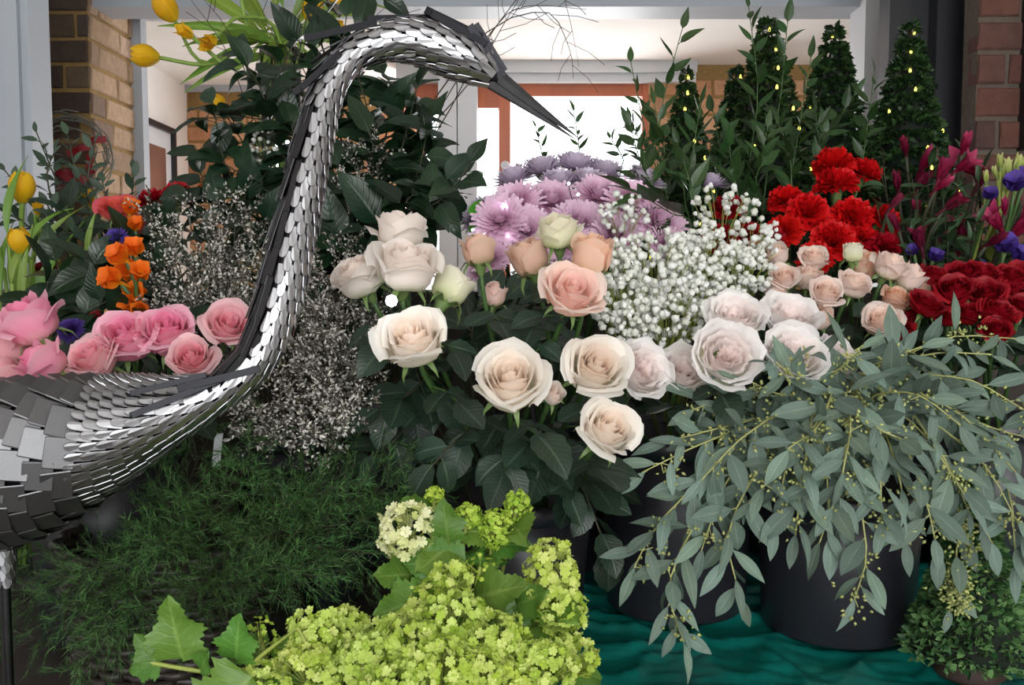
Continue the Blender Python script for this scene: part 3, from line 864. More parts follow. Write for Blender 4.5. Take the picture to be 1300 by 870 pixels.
# ------------------------------------------------------------------ roses
def petal(rmax, H, half, th1, curl, seed, nu=6, nv=7, ruffle=0.0):
    r = random.Random(seed); ph = r.uniform(0, 6.28); asym = r.uniform(-0.3, 0.3)
    V = []; T_ = []
    for i in range(nv + 1):
        for j in range(nu + 1):
            u = -1 + 2 * j / nu; v = i / nv
            Hu = H * (1 - 0.26 * abs(u) ** 2.2) * (1 + 0.05 * math.exp(-(u / 0.2) ** 2))
            cu = math.radians(curl) * (0.75 + 0.45 * u * u + asym * u)
            a0 = 0.5
            if v <= a0:
                q = v / a0; rad = 0.003 + (rmax - 0.003) * math.sqrt(max(0, 1 - (1 - q) ** 2)); z = Hu * v
            else:
                rad = rmax; z = Hu * a0; m = 8; ds = Hu * (v - a0) / m
                for k in range(m):
                    x = a0 + (v - a0) * (k + 0.5) / m; g = (x - a0) / (1 - a0)
                    th = math.radians(th1) * min(1, g * 2) + cu * g ** 2.3
                    rad += math.sin(th) * ds; z += math.cos(th) * ds
            z += 0.0009 * math.sin(ph + 7 * u) * v * v; rad += 0.0008 * math.sin(ph * 2 + 5 * u) * v + 0.0012 * u * v
            if ruffle: rad += ruffle * math.sin(ph + 8 * u) * v * v; z += ruffle * 0.7 * math.cos(ph * 3 + 6 * u) * v * v
            wv = 0.5 + 0.5 * min(1, v / 0.4)
            if rad > rmax: wv *= (rmax / rad) ** 0.45
            phi = u * half * wv
            V.append((max(rad, 0.0005) * math.cos(phi), max(rad, 0.0005) * math.sin(phi), z)); T_.append(v)
    k = nu + 1
    F_ = [(i * k + j, i * k + j + 1, (i + 1) * k + j + 1, (i + 1) * k + j) for i in range(nv) for j in range(nu)]
    return mesh('petal', V, F_, True, T_)

ROSE_LAYERS = {
 'classic': [(3, .004, .006, .053, .053, 2.2, -5, 8), (4, .009, .012, .052, .051, 1.5, -5, 18), (4, .014, .016, .051, .050, 1.3, -5, 30), (4, .0175, .0195, .050, .050, 1.2, -5, 42),
             (4, .021, .024, .050, .049, 1.15, -4, 55), (4, .027, .029, .050, .049, 1.1, -2, 80), (3, .030, .032, .050, .049, 1.05, 3, 105), (3, .032, .033, .047, .049, .9, 26, 95)],
 'open':    [(4, .004, .007, .042, .043, 1.8, -4, 20), (5, .010, .015, .043, .044, 1.3, -3, 35), (5, .018, .023, .044, .045, 1.15, 0, 55),
             (5, .026, .030, .045, .045, 1.05, 4, 75), (4, .033, .036, .045, .045, 1.0, 10, 95), (3, .036, .038, .046, .046, .9, 34, 90)],
 'garden':  [(5, .003, .007, .030, .031, 1.3, 5, 30), (6, .009, .013, .032, .034, 1.2, 2, 35), (6, .016, .022, .036, .038, 1.05, 0, 35),
             (6, .025, .031, .040, .042, 1.0, 2, 45), (6, .034, .039, .044, .044, .95, 8, 60), (5, .041, .044, .043, .043, .9, 25, 70)],
 'bell':    [(3, .005, .008, .052, .052, 2.0, -4, 8), (3, .011, .015, .052, .052, 1.6, -4, 14), (4, .019, .023, .050, .049, 1.2, -2, 30),
             (3, .026, .028, .047, .046, 1.15, 2, 55), (3, .026, .027, .042, .044, .75, 58, 30)],
 'bud':     [(3, .004, .007, .046, .046, 2.2, -8, 4), (3, .010, .014, .046, .045, 1.7, -10, 8), (4, .017, .020, .044, .042, 1.3, -9, 22),
             (3, .022, .023, .042, .040, 1.1, -3, 45)],
}
ROSE_CACHE = {}
def rose_petals(kind, var):
    key = (kind, var)
    if key not in ROSE_CACHE:
        out = []; k = 0; R = 0; H = 0
        lay = ROSE_LAYERS[kind]; nl = len(lay); r = random.Random(hash(kind) % 1000 * 0 + len(kind) * 31 + var)
        for li, (n, r0, r1, h0, h1, half, th, cu) in enumerate(lay):
            off = r.uniform(0, 6.28)
            for i in range(n):
                f = i / max(n - 1, 1)
                me = petal(r0 + (r1 - r0) * f, (h0 + (h1 - h0) * f) * r.uniform(0.96, 1.04), half * r.uniform(0.9, 1.1), th + r.uniform(-4, 4) * (1 + li * 0.4), cu * r.uniform(0.8, 1.2), r.random() * 99,
                           (6 if li > 1 else 5) + (2 if kind == 'garden' else 0), 7 if li > 1 else 5, 0.0022 if kind == 'garden' else 0.0)
                out.append((me, off + 2 * math.pi * i / n + r.uniform(-0.2, 0.2), li / (nl - 1)))
                for v in me.vertices:
                    R = max(R, math.hypot(v.co.x, v.co.y)); H = max(H, v.co.z)
        ROSE_CACHE[key] = (out, R, H)
    return ROSE_CACHE[key]
def calyx_mesh(r=0.011, sep=0.03):
    mb = MB().lathe([(0.002, -0.016), (0.006, -0.012), (0.008, -0.005), (r, 0.002), (r * 1.5, 0.01)], 10)
    for k in range(5):
        a = 2 * math.pi * k / 5; c, s = math.cos(a), math.sin(a)
        def q(rad, w, z): return (rad * c - w * s, rad * s + w * c, z)
        mb.add([q(r, -.005, 0), q(r, .005, 0), q(r * 2.1, -.004, .006), q(r * 2.1, .004, .006), q(r * 3, -.0018, -.004), q(r * 3, .0018, -.004), q(r * 3.2, 0, -sep * 0.5)],
               [(0, 1, 3, 2), (2, 3, 5, 4), (4, 5, 6)])
    return mb.mesh('calyx')
CALYX = calyx_mesh()

def pal(name, inner, outer, edge=None, tr=0.48, spec=0.25, rough=0.55, base=None):
    dh = 0.001 if outer[1] < 30 else 0.004
    i = srgb(*inner); o = srgb(*outer); e = srgb(*(edge or outer)); b_ = srgb(*(base or outer))
    mixc = lambda a, b2, f: tuple(a[k] * (1 - f) + b2[k] * f for k in range(3)) + (1,)
    return [petal_mat(name + '_inner', i, i, mixc(i, e, 0.25), rough, tr, 0.05, spec=spec, dh=dh),
            petal_mat(name + '_middle', mixc(i, o, 0.5), mixc(i, o, 0.5), mixc(i, e, 0.6), rough, tr, 0.05, spec=spec, dh=dh),
            petal_mat(name + '_outer', b_, o, e, rough, tr, 0.06, spec=spec, dh=dh)]
PAL = {
 'cream': pal('rose_cream', (255, 240, 226), (253, 245, 235), (254, 249, 242), base=(226, 232, 190)),
 'ivory': pal('rose_ivory', (255, 240, 231), (251, 243, 236), (250, 244, 238), base=(226, 230, 196)),
 'blush': pal('rose_blush', (252, 214, 202), (251, 222, 211), (252, 232, 222), base=(236, 232, 196)),
 'tan': pal('rose_tan', (236, 196, 172), (238, 204, 182), (244, 216, 198), base=(214, 200, 150)),
 'green': pal('rose_greenwhite', (244, 236, 210), (242, 242, 214), (250, 246, 230), base=(206, 218, 150)),
 'garden': pal('rose_garden', (255, 240, 236), (254, 250, 248), (252, 248, 246), base=(232, 236, 200)),
 'spray': pal('rose_spray', (254, 231, 217), (250, 234, 226), (248, 232, 224), base=(226, 228, 180)),
 'peach': pal('rose_peach', (250, 206, 176), (250, 216, 192), (250, 220, 200), base=(226, 220, 170)),
 'pink': pal('rose_pink', (244, 140, 178), (246, 170, 196), (251, 202, 216), base=(246, 214, 206)),
 'palepink': pal('rose_palepink', (248, 172, 190), (250, 200, 208), (250, 212, 214), base=(246, 222, 206)),
 'red': pal('rose_red', (120, 3, 18), (134, 5, 22), (148, 10, 28), tr=0.12, spec=0.3, rough=0.5, base=(120, 4, 16)),
 'coral': pal('rose_coral', (232, 110, 90), (236, 120, 116), (226, 96, 110), base=(240, 190, 120)),
 'darkred': pal('rose_darkred', (96, 6, 18), (110, 8, 22), (120, 14, 28), tr=0.1),
 'apricot': pal('rose_apricot', (240, 160, 96), (244, 180, 120), (248, 196, 140)),
}
NOLEAF = 0
def rose(kind, palette, px, py, D, size, axis, label, group=None, foot=None, leaves=3, var=0, spin=None, lsize=0.055, lmat='leaf_rose', stem=True, lstart=0.16, lstep=0.1):
    rr = random.Random(int(px * 31 + py * 7))
    pet, R, H = rose_petals(kind, var)
    if palette in ('pink', 'palepink'): size *= 1.08
    sc = size * D / F / (2 * R)
    if kind in ('classic', 'open'): axis = (axis[0], axis[1] + 0.22, axis[2])
    ax = cdir(axis)
    head = P(px, py, D) - ax * (H * 0.55 * sc)
    m = zframe(head, ax, rr.uniform(0, 6.28) if spin is None else spin, sc)
    o = thing('rose', label, 'rose', m, group)
    mats = PAL[palette]
    for me, a, f in pet:
        mt = mats[0] if f < 0.35 else (mats[1] if f < 0.7 else mats[2])
        ob('petal', me, mt, o, Matrix.Rotation(a, 4, 'Z'))
    ob('calyx', CALYX, M_['calyx'], o)
    foot = foot or BK['white']
    jit = Vector((rr.uniform(-.04, .04), rr.uniform(-.04, .04), 0.02))
    path = bez(head, head - ax * 0.10 - Z * 0.03, Vector((foot.x, foot.y, ZB + 0.28)) + jit, Vector((foot.x, foot.y, ZB)) + jit * 0.8)
    inv = m.inverted()
    mb = MB().tube([inv @ p for p in path], 0.0032 / sc, 6)
    lv = []
    for k in range(leaves):
        t = lstart + k * lstep + rr.uniform(-0.02, 0.02)
        p, tn = at_path(path, min(t, 0.95))
        az = rr.uniform(0, 6.28) if k else rr.uniform(3.6, 5.8)
        d = Vector((math.cos(az), math.sin(az), rr.uniform(-0.25, 0.3))).normalized()
        e = p + d * 0.05 - Z * 0.006
        mb.tube([inv @ p, inv @ (p + d * 0.025), inv @ e], 0.0013 / sc, 4, False)
        side = d.cross(Z).normalized()
        for dd, pp, s in ((d - Z * 0.35, e, 1.0), (d * 0.4 + side - Z * 0.25, p + d * 0.032, 0.8), (d * 0.4 - side - Z * 0.25, p + d * 0.032, 0.8)):
            nrm = Z + CDIR * 0.5 + Vector((rr.uniform(-.5, .5), rr.uniform(-.5, .5), 0))
            lv.append((rr.choice(LF_ROSE), frame(pp, dd, nrm, lsize * s * rr.uniform(0.8, 1.15))))
    ob('stem', mb.mesh('stem'), M_['stem'], o)
    for me, mm in lv: ob('leaf', me, M_[lmat], o, inv @ mm)
    return o

W = BK['white']; G = BK['garden']
rose('bell', 'ivory', 508, 292, 1.16, 92, (0.0, 1.0, 0.08), 'upright ivory rose seen from the side, with two petals splayed at its base', leaves=2, var=1)
rose('classic', 'ivory', 516, 336, 1.09, 108, (0.22, 0.86, 0.48), 'ivory rose tilted up, just under the upright bell-shaped one', leaves=2, var=0)
rose('classic', 'ivory', 456, 348, 1.13, 88, (-0.45, 0.75, 0.45), 'ivory rose leaning against the broom sprays, beside the lit bulb', leaves=2, var=2)
rose('bud', 'green', 574, 362, 1.14, 58, (0.35, 0.7, -0.2), 'small pale rose turned away behind the ivory cluster', leaves=2, var=1)
rose('classic', 'cream', 524, 430, 1.04, 112, (-0.12, 0.50, 0.85), 'cream rose with a peach heart directly below the lit bulb', leaves=3, var=1)
rose('classic', 'cream', 648, 482, 1.02, 112, (0.02, 0.46, 0.88), 'cream rose with a peach heart and a broad dropped outer petal', leaves=4, var=2, lsize=0.068)
rose('classic', 'cream', 756, 466, 1.07, 104, (0.22, 0.32, 0.92), 'cream rose with a peach heart, pressed against a ruffled white garden rose', leaves=3, var=0)
rose('classic', 'cream', 772, 545, 1.02, 100, (0.36, 0.40, 0.85), 'lowest cream rose, hanging over the black buckets', leaves=4, var=3, lsize=0.065)
rose('open', 'blush', 727, 370, 1.07, 104, (0.28, 0.50, 0.82), 'fully open blush pink rose beside the baby\'s breath', leaves=2, var=0)
rose('bud', 'peach', 752, 320, 1.10, 62, (0.12, 0.92, 0.3), 'half-open peach rose with pink rims above the open blush rose', leaves=1, var=0)
rose('bell', 'green', 708, 291, 1.13, 72, (-0.1, 0.9, 0.35), 'greenish white rosebud above the tan roses, in front of the lilac chrysanthemums', leaves=1, var=0)
rose('bud', 'tan', 670, 325, 1.15, 62, (-0.35, 0.85, 0.25), 'tan peach rosebud leaning left next to the greenish white bud', leaves=1, var=2)
rose('bud', 'tan', 607, 314, 1.14, 50, (-0.1, 0.95, 0.2), 'lone tan rosebud in front of the white double post', leaves=1, var=1)
rose('bud', 'ivory', 703, 500, 1.06, 34, (0.2, 0.4, 0.7), 'small withered rosebud between two cream roses', leaves=0, var=2)
rose('bud', 'blush', 628, 372, 1.2, 36, (0.1, 0.8, 0.3), 'small blush rosebud deep behind the tan ones', leaves=1, var=0)

gl_ = dict(foot=G, lmat='leaf_rose')
rose('garden', 'garden', 816, 470, 1.14, 92, (0.40, 0.35, 0.85), 'ruffled white garden rose half behind a cream rose', leaves=2, var=0, **gl_)
rose('garden', 'garden', 868, 470, 1.16, 82, (0.15, 0.55, 0.72), 'white garden rose in shade between two larger garden roses', leaves=2, var=1, **gl_)
rose('garden', 'garden', 922, 452, 1.10, 106, (0.10, 0.40, 0.90), 'largest ruffled white garden rose with a faint pink heart', leaves=1, var=2, **gl_)
rose('garden', 'garden', 934, 402, 1.17, 92, (0.0, 0.72, 0.68), 'white garden rose tilted up, touching the baby\'s breath', leaves=1, var=0, **gl_)
rose('garden', 'garden', 1005, 402, 1.18, 92, (0.15, 0.75, 0.62), 'white garden rose tilted up below the pale spray roses', leaves=1, var=1, **gl_)
rose('garden', 'garden', 1008, 450, 1.12, 100, (0.2, 0.55, 0.82), 'white garden rose with eucalyptus leaves crossing its lower petals', leaves=1, var=2, **gl_)
rose('garden', 'garden', 1062, 455, 1.19, 78, (0.4, 0.55, 0.65), 'small white garden rose mostly behind eucalyptus leaves', leaves=1, var=0, **gl_)
rose('garden', 'blush', 1098, 470, 1.22, 56, (0.5, 0.5, 0.6), 'pinkish garden rose sunk in the eucalyptus leaves', leaves=1, var=1, **gl_)

S_ = BK['spray']; gs = 'pale pink spray roses'
for i, (x, y, s, ax, k, pl, d) in enumerate([
  (995, 352, 48, (-.2, .5, .8), 'classic', 'spray', 1.28), (1049, 371, 58, (.1, .45, .85), 'classic', 'spray', 1.24), (1033, 327, 46, (0, .6, .7), 'classic', 'spray', 1.32),
  (1026, 352, 52, (.1, .7, .5), 'classic', 'spray', 1.31), (1084, 360, 58, (.3, .6, .6), 'classic', 'spray', 1.27), (1130, 336, 56, (.3, .8, .4), 'bell', 'spray', 1.30),
  (1119, 408, 60, (-.2, .5, .75), 'classic', 'spray', 1.24), (1138, 378, 50, (.2, .6, .6), 'classic', 'peach', 1.30), (986, 322, 36, (-.2, .7, .5), 'bud', 'spray', 1.34),
  (1043, 402, 36, (.3, .5, .7), 'bud', 'spray', 1.24), (1156, 350, 44, (.4, .7, .3), 'bud', 'spray', 1.33), (966, 312, 36, (-.2, .7, .5), 'classic', 'peach', 1.36),
  (1100, 335, 40, (0, .8, .4), 'bud', 'peach', 1.34), (985, 378, 40, (-.3, .5, .7), 'classic', 'spray', 1.27), (1170, 362, 40, (.4, .7, .4), 'bud', 'peach', 1.35)]):
    lab = {'spray': 'small pale pink spray rose in the cluster before the scarlet carnations', 'peach': 'small peach spray rose among the pale pink spray roses'}[pl]
    rose(k, pl, x, y, d, s, ax, lab, gs, S_, leaves=1, var=i % 3, lsize=0.045)
rose('bud', 'green', 1083, 319, 1.28, 30, (0, .98, .2), 'small closed greenish white rosebud standing between spray roses', None, S_, leaves=1, var=0)

R_ = BK['red']; gr_ = 'dark red roses'
for i, (x, y, s, d) in enumerate([(1176, 386, 62, 1.27), (1212, 368, 62, 1.29), (1190, 352, 52, 1.34), (1226, 348, 56, 1.36), (1252, 372, 58, 1.30), (1246, 348, 50, 1.36), (1266, 398, 60, 1.27),
        (1264, 420, 54, 1.24), (1140, 420, 48, 1.27), (1153, 394, 50, 1.31), (1282, 352, 54, 1.36), (1302, 350, 54, 1.37), (1298, 388, 52, 1.30), (1228, 398, 46, 1.28), (1166, 362, 46, 1.36), (1285, 372, 46, 1.34), (1205, 402, 44, 1.29), (1320, 375, 54, 1.33)]):
    h = random.Random(i)
    rose('classic' if i % 4 else 'open', 'red', x, y, d, s, (h.uniform(-.4, .4), h.uniform(.45, .8), h.uniform(.4, .8)), 'deep red rose in the bunch above the eucalyptus', gr_, R_, leaves=1, var=i % 3, lsize=0.05)

K_ = BK['pink']
for (x, y, d, s, ax, k, pl, lab) in [
  (36, 404, 1.08, 92, (-.35, .75, .35), 'bell', 'pink', 'large pink rose on its side with a curled tip, highest of the pink roses'),
  (2, 438, 1.10, 86, (-.4, .7, .3), 'bell', 'palepink', 'pale pink rose below the large curled pink rose at the door frame'),
  (-2, 482, 1.07, 70, (-.3, .8, .3), 'bud', 'palepink', 'pale pink rosebud resting behind the heron\'s back'),
  (50, 462, 1.06, 82, (-.65, .55, .45), 'bell', 'pink', 'pink rose leaning sideways just above the heron\'s back plates'),
  (118, 455, 1.07, 76, (-.25, .55, .75), 'classic', 'palepink', 'pale pink rose with ruffled rim behind the heron\'s back'),
  (160, 427, 1.09, 84, (0.05, .55, .80), 'classic', 'pink', 'pink rose with a creamy rim under the orange freesia'),
  (212, 420, 1.10, 80, (.15, .55, .80), 'classic', 'pink', 'deepest pink rose with a dark rosy heart'),
  (243, 454, 1.07, 72, (.2, .40, .85), 'classic', 'palepink', 'salmon pink rose low beside the heron\'s neck base'),
  (290, 412, 1.12, 74, (.35, .45, .75), 'open', 'palepink', 'pale pink rose half hidden by the heron\'s neck')]:
    rose(k, pl, x, y, d, s, ax, lab, None, K_, leaves=2, var=int(x + y) % 3, lmat='leaf_rose')
X_ = BK['mix']
rose('open', 'coral', 147, 264, 1.42, 56, (.1, .6, .7), 'coral rose with crimson rims against the brick pier', None, X_, leaves=2)
rose('bud', 'coral', 168, 284, 1.45, 34, (.4, .6, .3), 'half-open coral bud beside the coral rose', None, X_, leaves=1)
rose('classic', 'apricot', 268, 238, 1.72, 46, (0, .6, .7), 'apricot rose deep in the dark leaves', None, X_, leaves=1)
rose('classic', 'darkred', 60, 342, 1.5, 40, (-.2, .6, .6), 'dark red rose in shade above the large pink rose', None, X_, leaves=2)
rose('classic', 'darkred', 122, 412, 1.3, 46, (0, .5, .7), 'dark red rose between the pink roses, under a purple aster', None, K_, leaves=2)
rose('open', 'apricot', 150, 398, 1.26, 36, (0, .7, .6), 'small apricot rose peeping over a pink rose', None, K_, leaves=1)

# ------------------------------------------------------------------ tiny floret templates
def ico(sub=1):
    p = (1 + 5 ** 0.5) / 2
    v = [(-1, p, 0), (1, p, 0), (-1, -p, 0), (1, -p, 0), (0, -1, p), (0, 1, p), (0, -1, -p), (0, 1, -p), (p, 0, -1), (p, 0, 1), (-p, 0, -1), (-p, 0, 1)]
    v = [Vector(q).normalized() for q in v]
    f = [(0, 11, 5), (0, 5, 1), (0, 1, 7), (0, 7, 10), (0, 10, 11), (1, 5, 9), (5, 11, 4), (11, 10, 2), (10, 7, 6), (7, 1, 8), (3, 9, 4), (3, 4, 2), (3, 2, 6), (3, 6, 8), (3, 8, 9), (4, 9, 5), (2, 4, 11), (6, 2, 10), (8, 6, 7), (9, 8, 1)]
    for _ in range(sub):
        c = {}; nf = []
        def mid(a, b):
            k = (min(a, b), max(a, b))
            if k not in c: v.append(((v[a] + v[b]) / 2).normalized()); c[k] = len(v) - 1
            return c[k]
        for a, b, d in f:
            x, y, z = mid(a, b), mid(b, d), mid(d, a); nf += [(a, x, z), (b, y, x), (d, z, y), (x, y, z)]
        f = nf
    return np.array([tuple(q) for q in v]), np.array(f)
ICO0 = ico(0); ICO1 = ico(1)
OCT = (np.array([(0.5, 0.35, 0), (0, 0.35, 0.5), (-0.5, 0.35, 0), (0, 0.35, -0.5), (0, 0, 0), (0, 1, 0)]) , np.array([(0, 1, 5), (1, 2, 5), (2, 3, 5), (3, 0, 5), (1, 0, 4), (2, 1, 4), (3, 2, 4), (0, 3, 4)]))
def puff_template(seed):
    r = np.random.default_rng(seed); v, f = ICO1
    k = 1 + r.uniform(-0.32, 0.18, len(v)); return v * k[:, None] * 0.5, f
PUFF = puff_template(3)
def floret5():
    """flat five-petalled floret facing +Z"""
    v = [(0, 0, -0.12)]; f = []
    for k in range(5):
        a = 2 * math.pi * k / 5
        for da, r, z in ((-0.6, 0.34, 0.0), (-0.36, 0.5, 0.09), (0.36, 0.5, 0.06), (0.6, 0.34, 0.0)):
            v.append((r * math.cos(a + da), r * math.sin(a + da), z))
        b = 1 + 4 * k; f += [(0, b, b + 1), (0, b + 1, b + 2), (0, b + 2, b + 3)]
    return np.array(v), np.array(f)
FL5 = floret5()
QUAD = (np.array([(-0.5, 0, 0), (0.5, 0, 0), (0.35, 0.6, 0), (0, 1, 0), (-0.35, 0.6, 0)]), np.array([(0, 1, 2), (0, 2, 4), (4, 2, 3)]))
NEED = (np.array([(-0.5, 0, 0), (0.5, 0, 0), (0, 1, 0)]), np.array([(0, 1, 2)]))

def normals_to_M(nrm, s):
    """(n,3) normals -> frames with local Z along the normal"""
    nrm = np.asarray(nrm, dtype=np.float64); nrm /= np.linalg.norm(nrm, axis=1, keepdims=True) + 1e-9
    r = NPR.normal(size=nrm.shape); x = np.cross(nrm, r); x /= np.linalg.norm(x, axis=1, keepdims=True) + 1e-9
    y = np.cross(nrm, x); s = np.asarray(s)
    return np.stack([x * s[:, None], y * s[:, None], nrm * s[:, None]], axis=2)

# ------------------------------------------------------------------ baby's breath
M_['gyp'] = stuff_mat('babys_breath_white', srgb(232, 234, 222), srgb(252, 252, 250), 0.7, 0.3, 0.04)
def gyp(px, py, D, rpx, n, label, group, foot, rz=0.8, seed=0, s0=9.0):
    r = np.random.default_rng(seed + int(px))
    c = P(px, py, D); R = rpx * D / F
    root = thing('babys_breath', label, 'flower', c, group)
    d = r.normal(size=(n, 3)); d /= np.linalg.norm(d, axis=1, keepdims=True)
    d[:, 1] -= 0.35; d[:, 2] += 0.25
    pos = d * (R * r.uniform(0.35, 1.0, n) ** 0.6)[:, None] * np.array([1, 0.8, rz])
    sz = s0 * D / F * r.uniform(0.6, 1.2, n)
    me = scatter(PUFF[0], PUFF[1], pos, dirs_to_M(r.normal(size=(n, 3)), sz), 'florets', False, r.uniform(0, 1, n))
    ob('florets', me, M_['gyp'], root, kind='stuff')
    mb = MB(); f = Vector((foot.x, foot.y, ZB + 0.02)) - c
    low = Vector((0, 0.02, -R * 1.5))
    mb.tube(bez(Vector((0, 0, -R * 0.3)), low, f + Z * 0.25, f, 8), 0.0018, 5)
    for i in range(0, n, 2):
        p = Vector(pos[i]); hub = p * 0.35 + low * (0.35 + 0.3 * (i % 5) / 5)
        mb.tube([hub, hub.lerp(p, 0.55) + Vector((0, 0, 0.004)), p], 0.0006, 3, False)
    ob('stem', mb.mesh('stem'), M_['stem_lime'], root)
gB = BK['gyp']
for (x, y, d, r_, n) in [(x, y, d, r_, int(n * 1.8)) for (x, y, d, r_, n) in [(835, 352, 1.27, 62, 130), (790, 385, 1.24, 52, 100), (885, 342, 1.28, 56, 110), (905, 388, 1.24, 44, 80), (848, 405, 1.22, 56, 110), (778, 345, 1.26, 42, 70), (945, 345, 1.28, 44, 70), (800, 418, 1.21, 40, 60), (870, 375, 1.25, 50, 90)]]:
    gyp(x, y, d, r_, n, 'dense white baby\'s breath spray beside the open blush rose', 'white baby\'s breath bunch', gB)
for (x, y, d, r_, n, lab) in [(918, 275, 1.34, 44, 46, 'loose baby\'s breath sprig in front of the red carnations'), (958, 308, 1.32, 38, 44, 'baby\'s breath sprig touching the pale spray roses'),
        (792, 278, 1.36, 34, 40, 'baby\'s breath sprig among the lilac chrysanthemums'), (898, 320, 1.30, 40, 40, 'thin baby\'s breath sprig between dense bunch and red roses')]:
    gyp(x, y, d, r_, n, lab, 'loose baby\'s breath sprigs', gB)
gyp(340, 190, 1.6, 30, 45, 'small baby\'s breath sprig in the dark leaves behind the heron\'s neck', None, BK['dark'], s0=6.5)
gyp(512, 208, 1.6, 22, 40, 'dim baby\'s breath sprig under the glossy dark leaves', None, BK['dark'], s0=5)

# ------------------------------------------------------------------ white broom (genista)
M_['gen_bud'] = stuff_mat('broom_buds', srgb(70, 66, 48), srgb(240, 236, 228), 0.6, 0.15, 0.1)
M_['gen_stem'] = plain('broom_stem', srgb(70, 72, 52), 0.6)
def broom_variant(seed, dens=1.0, L0=0.30):
    r = np.random.default_rng(seed); rr = random.Random(seed)
    path = curve([Vector((0, 0, 0)), Vector((rr.uniform(-.01, .01), L0 * .5, rr.uniform(-.01, .01))), Vector((rr.uniform(-.03, .03), L0, rr.uniform(-.02, .02)))], 12)
    mb = MB().tube(path, [0.0016 * (1 - 0.6 * i / 12) for i in range(13)], 4)
    pos = []; dd = []
    for k in range(18):
        t = 0.40 + 0.60 * k / 17; p, tn = at_path(path, min(t, .999)); a = rr.uniform(0, 6.28)
        ref = tn.orthogonal(); perp = ref * math.cos(a) + tn.cross(ref) * math.sin(a)
        d = (tn * 0.85 + perp * 0.6).normalized(); ln = rr.uniform(0.05, 0.085) * (1.25 - 0.6 * t)
        q = p + d * ln + perp * -0.004; mb.tube([p, p.lerp(q, 0.5) + perp * 0.004, q], 0.0006, 3, False)
        nb = int(17 * dens)
        for i in range(nb):
            f = rr.uniform(0.12, 1.0); b_ = p.lerp(q, f)
            o = Vector((rr.gauss(0, 1), rr.gauss(0, 1), rr.gauss(0, 1))).normalized()
            pos.append(tuple(b_ + o * 0.003)); dd.append(tuple(d * 0.6 + o * 0.8))
    n = len(pos); tv = np.where(r.uniform(0, 1, n) < 0.48, r.uniform(0.6, 1, n), r.uniform(0, 0.35, n))
    ln = r.uniform(0.0042, 0.0095, n); s = np.stack([ln * 0.5, ln, ln * 0.5], 1)
    return mb.mesh('stem'), scatter(OCT[0], OCT[1], pos, dirs_to_M(dd, s), 'buds', False, tv), L0
BROOM = [broom_variant(i, 0.95) for i in range(5)]
BASE_G = Vector((BK['gen'].x, BK['gen'].y, ZB + 0.20))
def broom(px, py, D, length, base, label, group, var):
    tip = P(px, py, D); st, bu, L0 = BROOM[var % 5]
    d = (tip - base).normalized()
    start = tip - d * L0 * length
    m = frame(start, d, CDIR + Vector((rng.uniform(-1, 1), 0, rng.uniform(-1, 1))), length)
    o = thing('white_broom', label, 'flower', m, group)
    ob('stem', st, M_['gen_stem'], o); ob('florets', bu, M_['gen_bud'], o, kind='stuff')
    inv = m.inverted()
    f = Vector((base.x, base.y, ZB + 0.02)) + Vector((rng.uniform(-.03, .03), rng.uniform(-.03, .03), 0))
    ob('lower_stem', MB().tube([inv @ p for p in bez(start, start - d * 0.05, f + Z * 0.1, f, 6)], 0.0018 / length, 4).mesh('stem'), M_['gen_stem'], o)
i = 0
LG = 'white broom spray fanning out above the pink roses'
for (x, y, D) in [(188, 268, 1.36), (205, 300, 1.34), (190, 345, 1.30), (225, 330, 1.30), (250, 275, 1.38), (258, 262, 1.4), (285, 250, 1.4), (300, 300, 1.34), (325, 268, 1.38), (330, 310, 1.3), (262, 340, 1.28), (225, 375, 1.25), (285, 345, 1.28), (310, 370, 1.24), (200, 385, 1.24), (255, 380, 1.24), (320, 335, 1.3), (240, 305, 1.32)]:
    broom(x, y, D, rng.uniform(0.8, 1.0), BASE_G + Vector((-0.05, 0, 0)), LG, 'broom above the pink roses', i); i += 1
LG = 'silvery broom spray massed to the right of the heron\'s neck'
LG = 'silvery broom spray massed between the heron\'s neck and the ivory roses'
for (x, y, D) in [(400, 335, 1.26), (425, 325, 1.26), (445, 315, 1.28), (465, 380, 1.2), (410, 360, 1.22), (435, 375, 1.2), (470, 410, 1.16), (420, 400, 1.18), (390, 390, 1.2), (445, 430, 1.14), (480, 445, 1.13), (405, 430, 1.14), (375, 440, 1.14), (350, 470, 1.12), (420, 460, 1.12), (455, 475, 1.12),
        (330, 510, 1.1), (360, 500, 1.1), (395, 490, 1.1), (430, 505, 1.1), (470, 510, 1.1), (310, 535, 1.1), (345, 545, 1.1), (385, 535, 1.08), (425, 545, 1.08), (455, 535, 1.1), (370, 405, 1.18), (385, 350, 1.25), (300, 500, 1.12)]:
    broom(x, y, D, rng.uniform(0.7, 0.9), BASE_G + Vector((0.02, 0.02, 0.0)), LG if 400 <= y < 490 else 'silvery broom spray reaching up behind the ivory roses' if y < 400 else 'silvery broom spray drooping onto the fern', 'broom beside the heron\'s neck', i); i += 1
for (x, y, D) in [(440, 222, 1.45), (455, 190, 1.5), (482, 180, 1.52)]:
    broom(x, y, D, 0.7, BASE_G + Vector((0.08, 0.06, 0.08)), 'single white broom spike against the dark leaves', 'broom spikes', i); i += 1

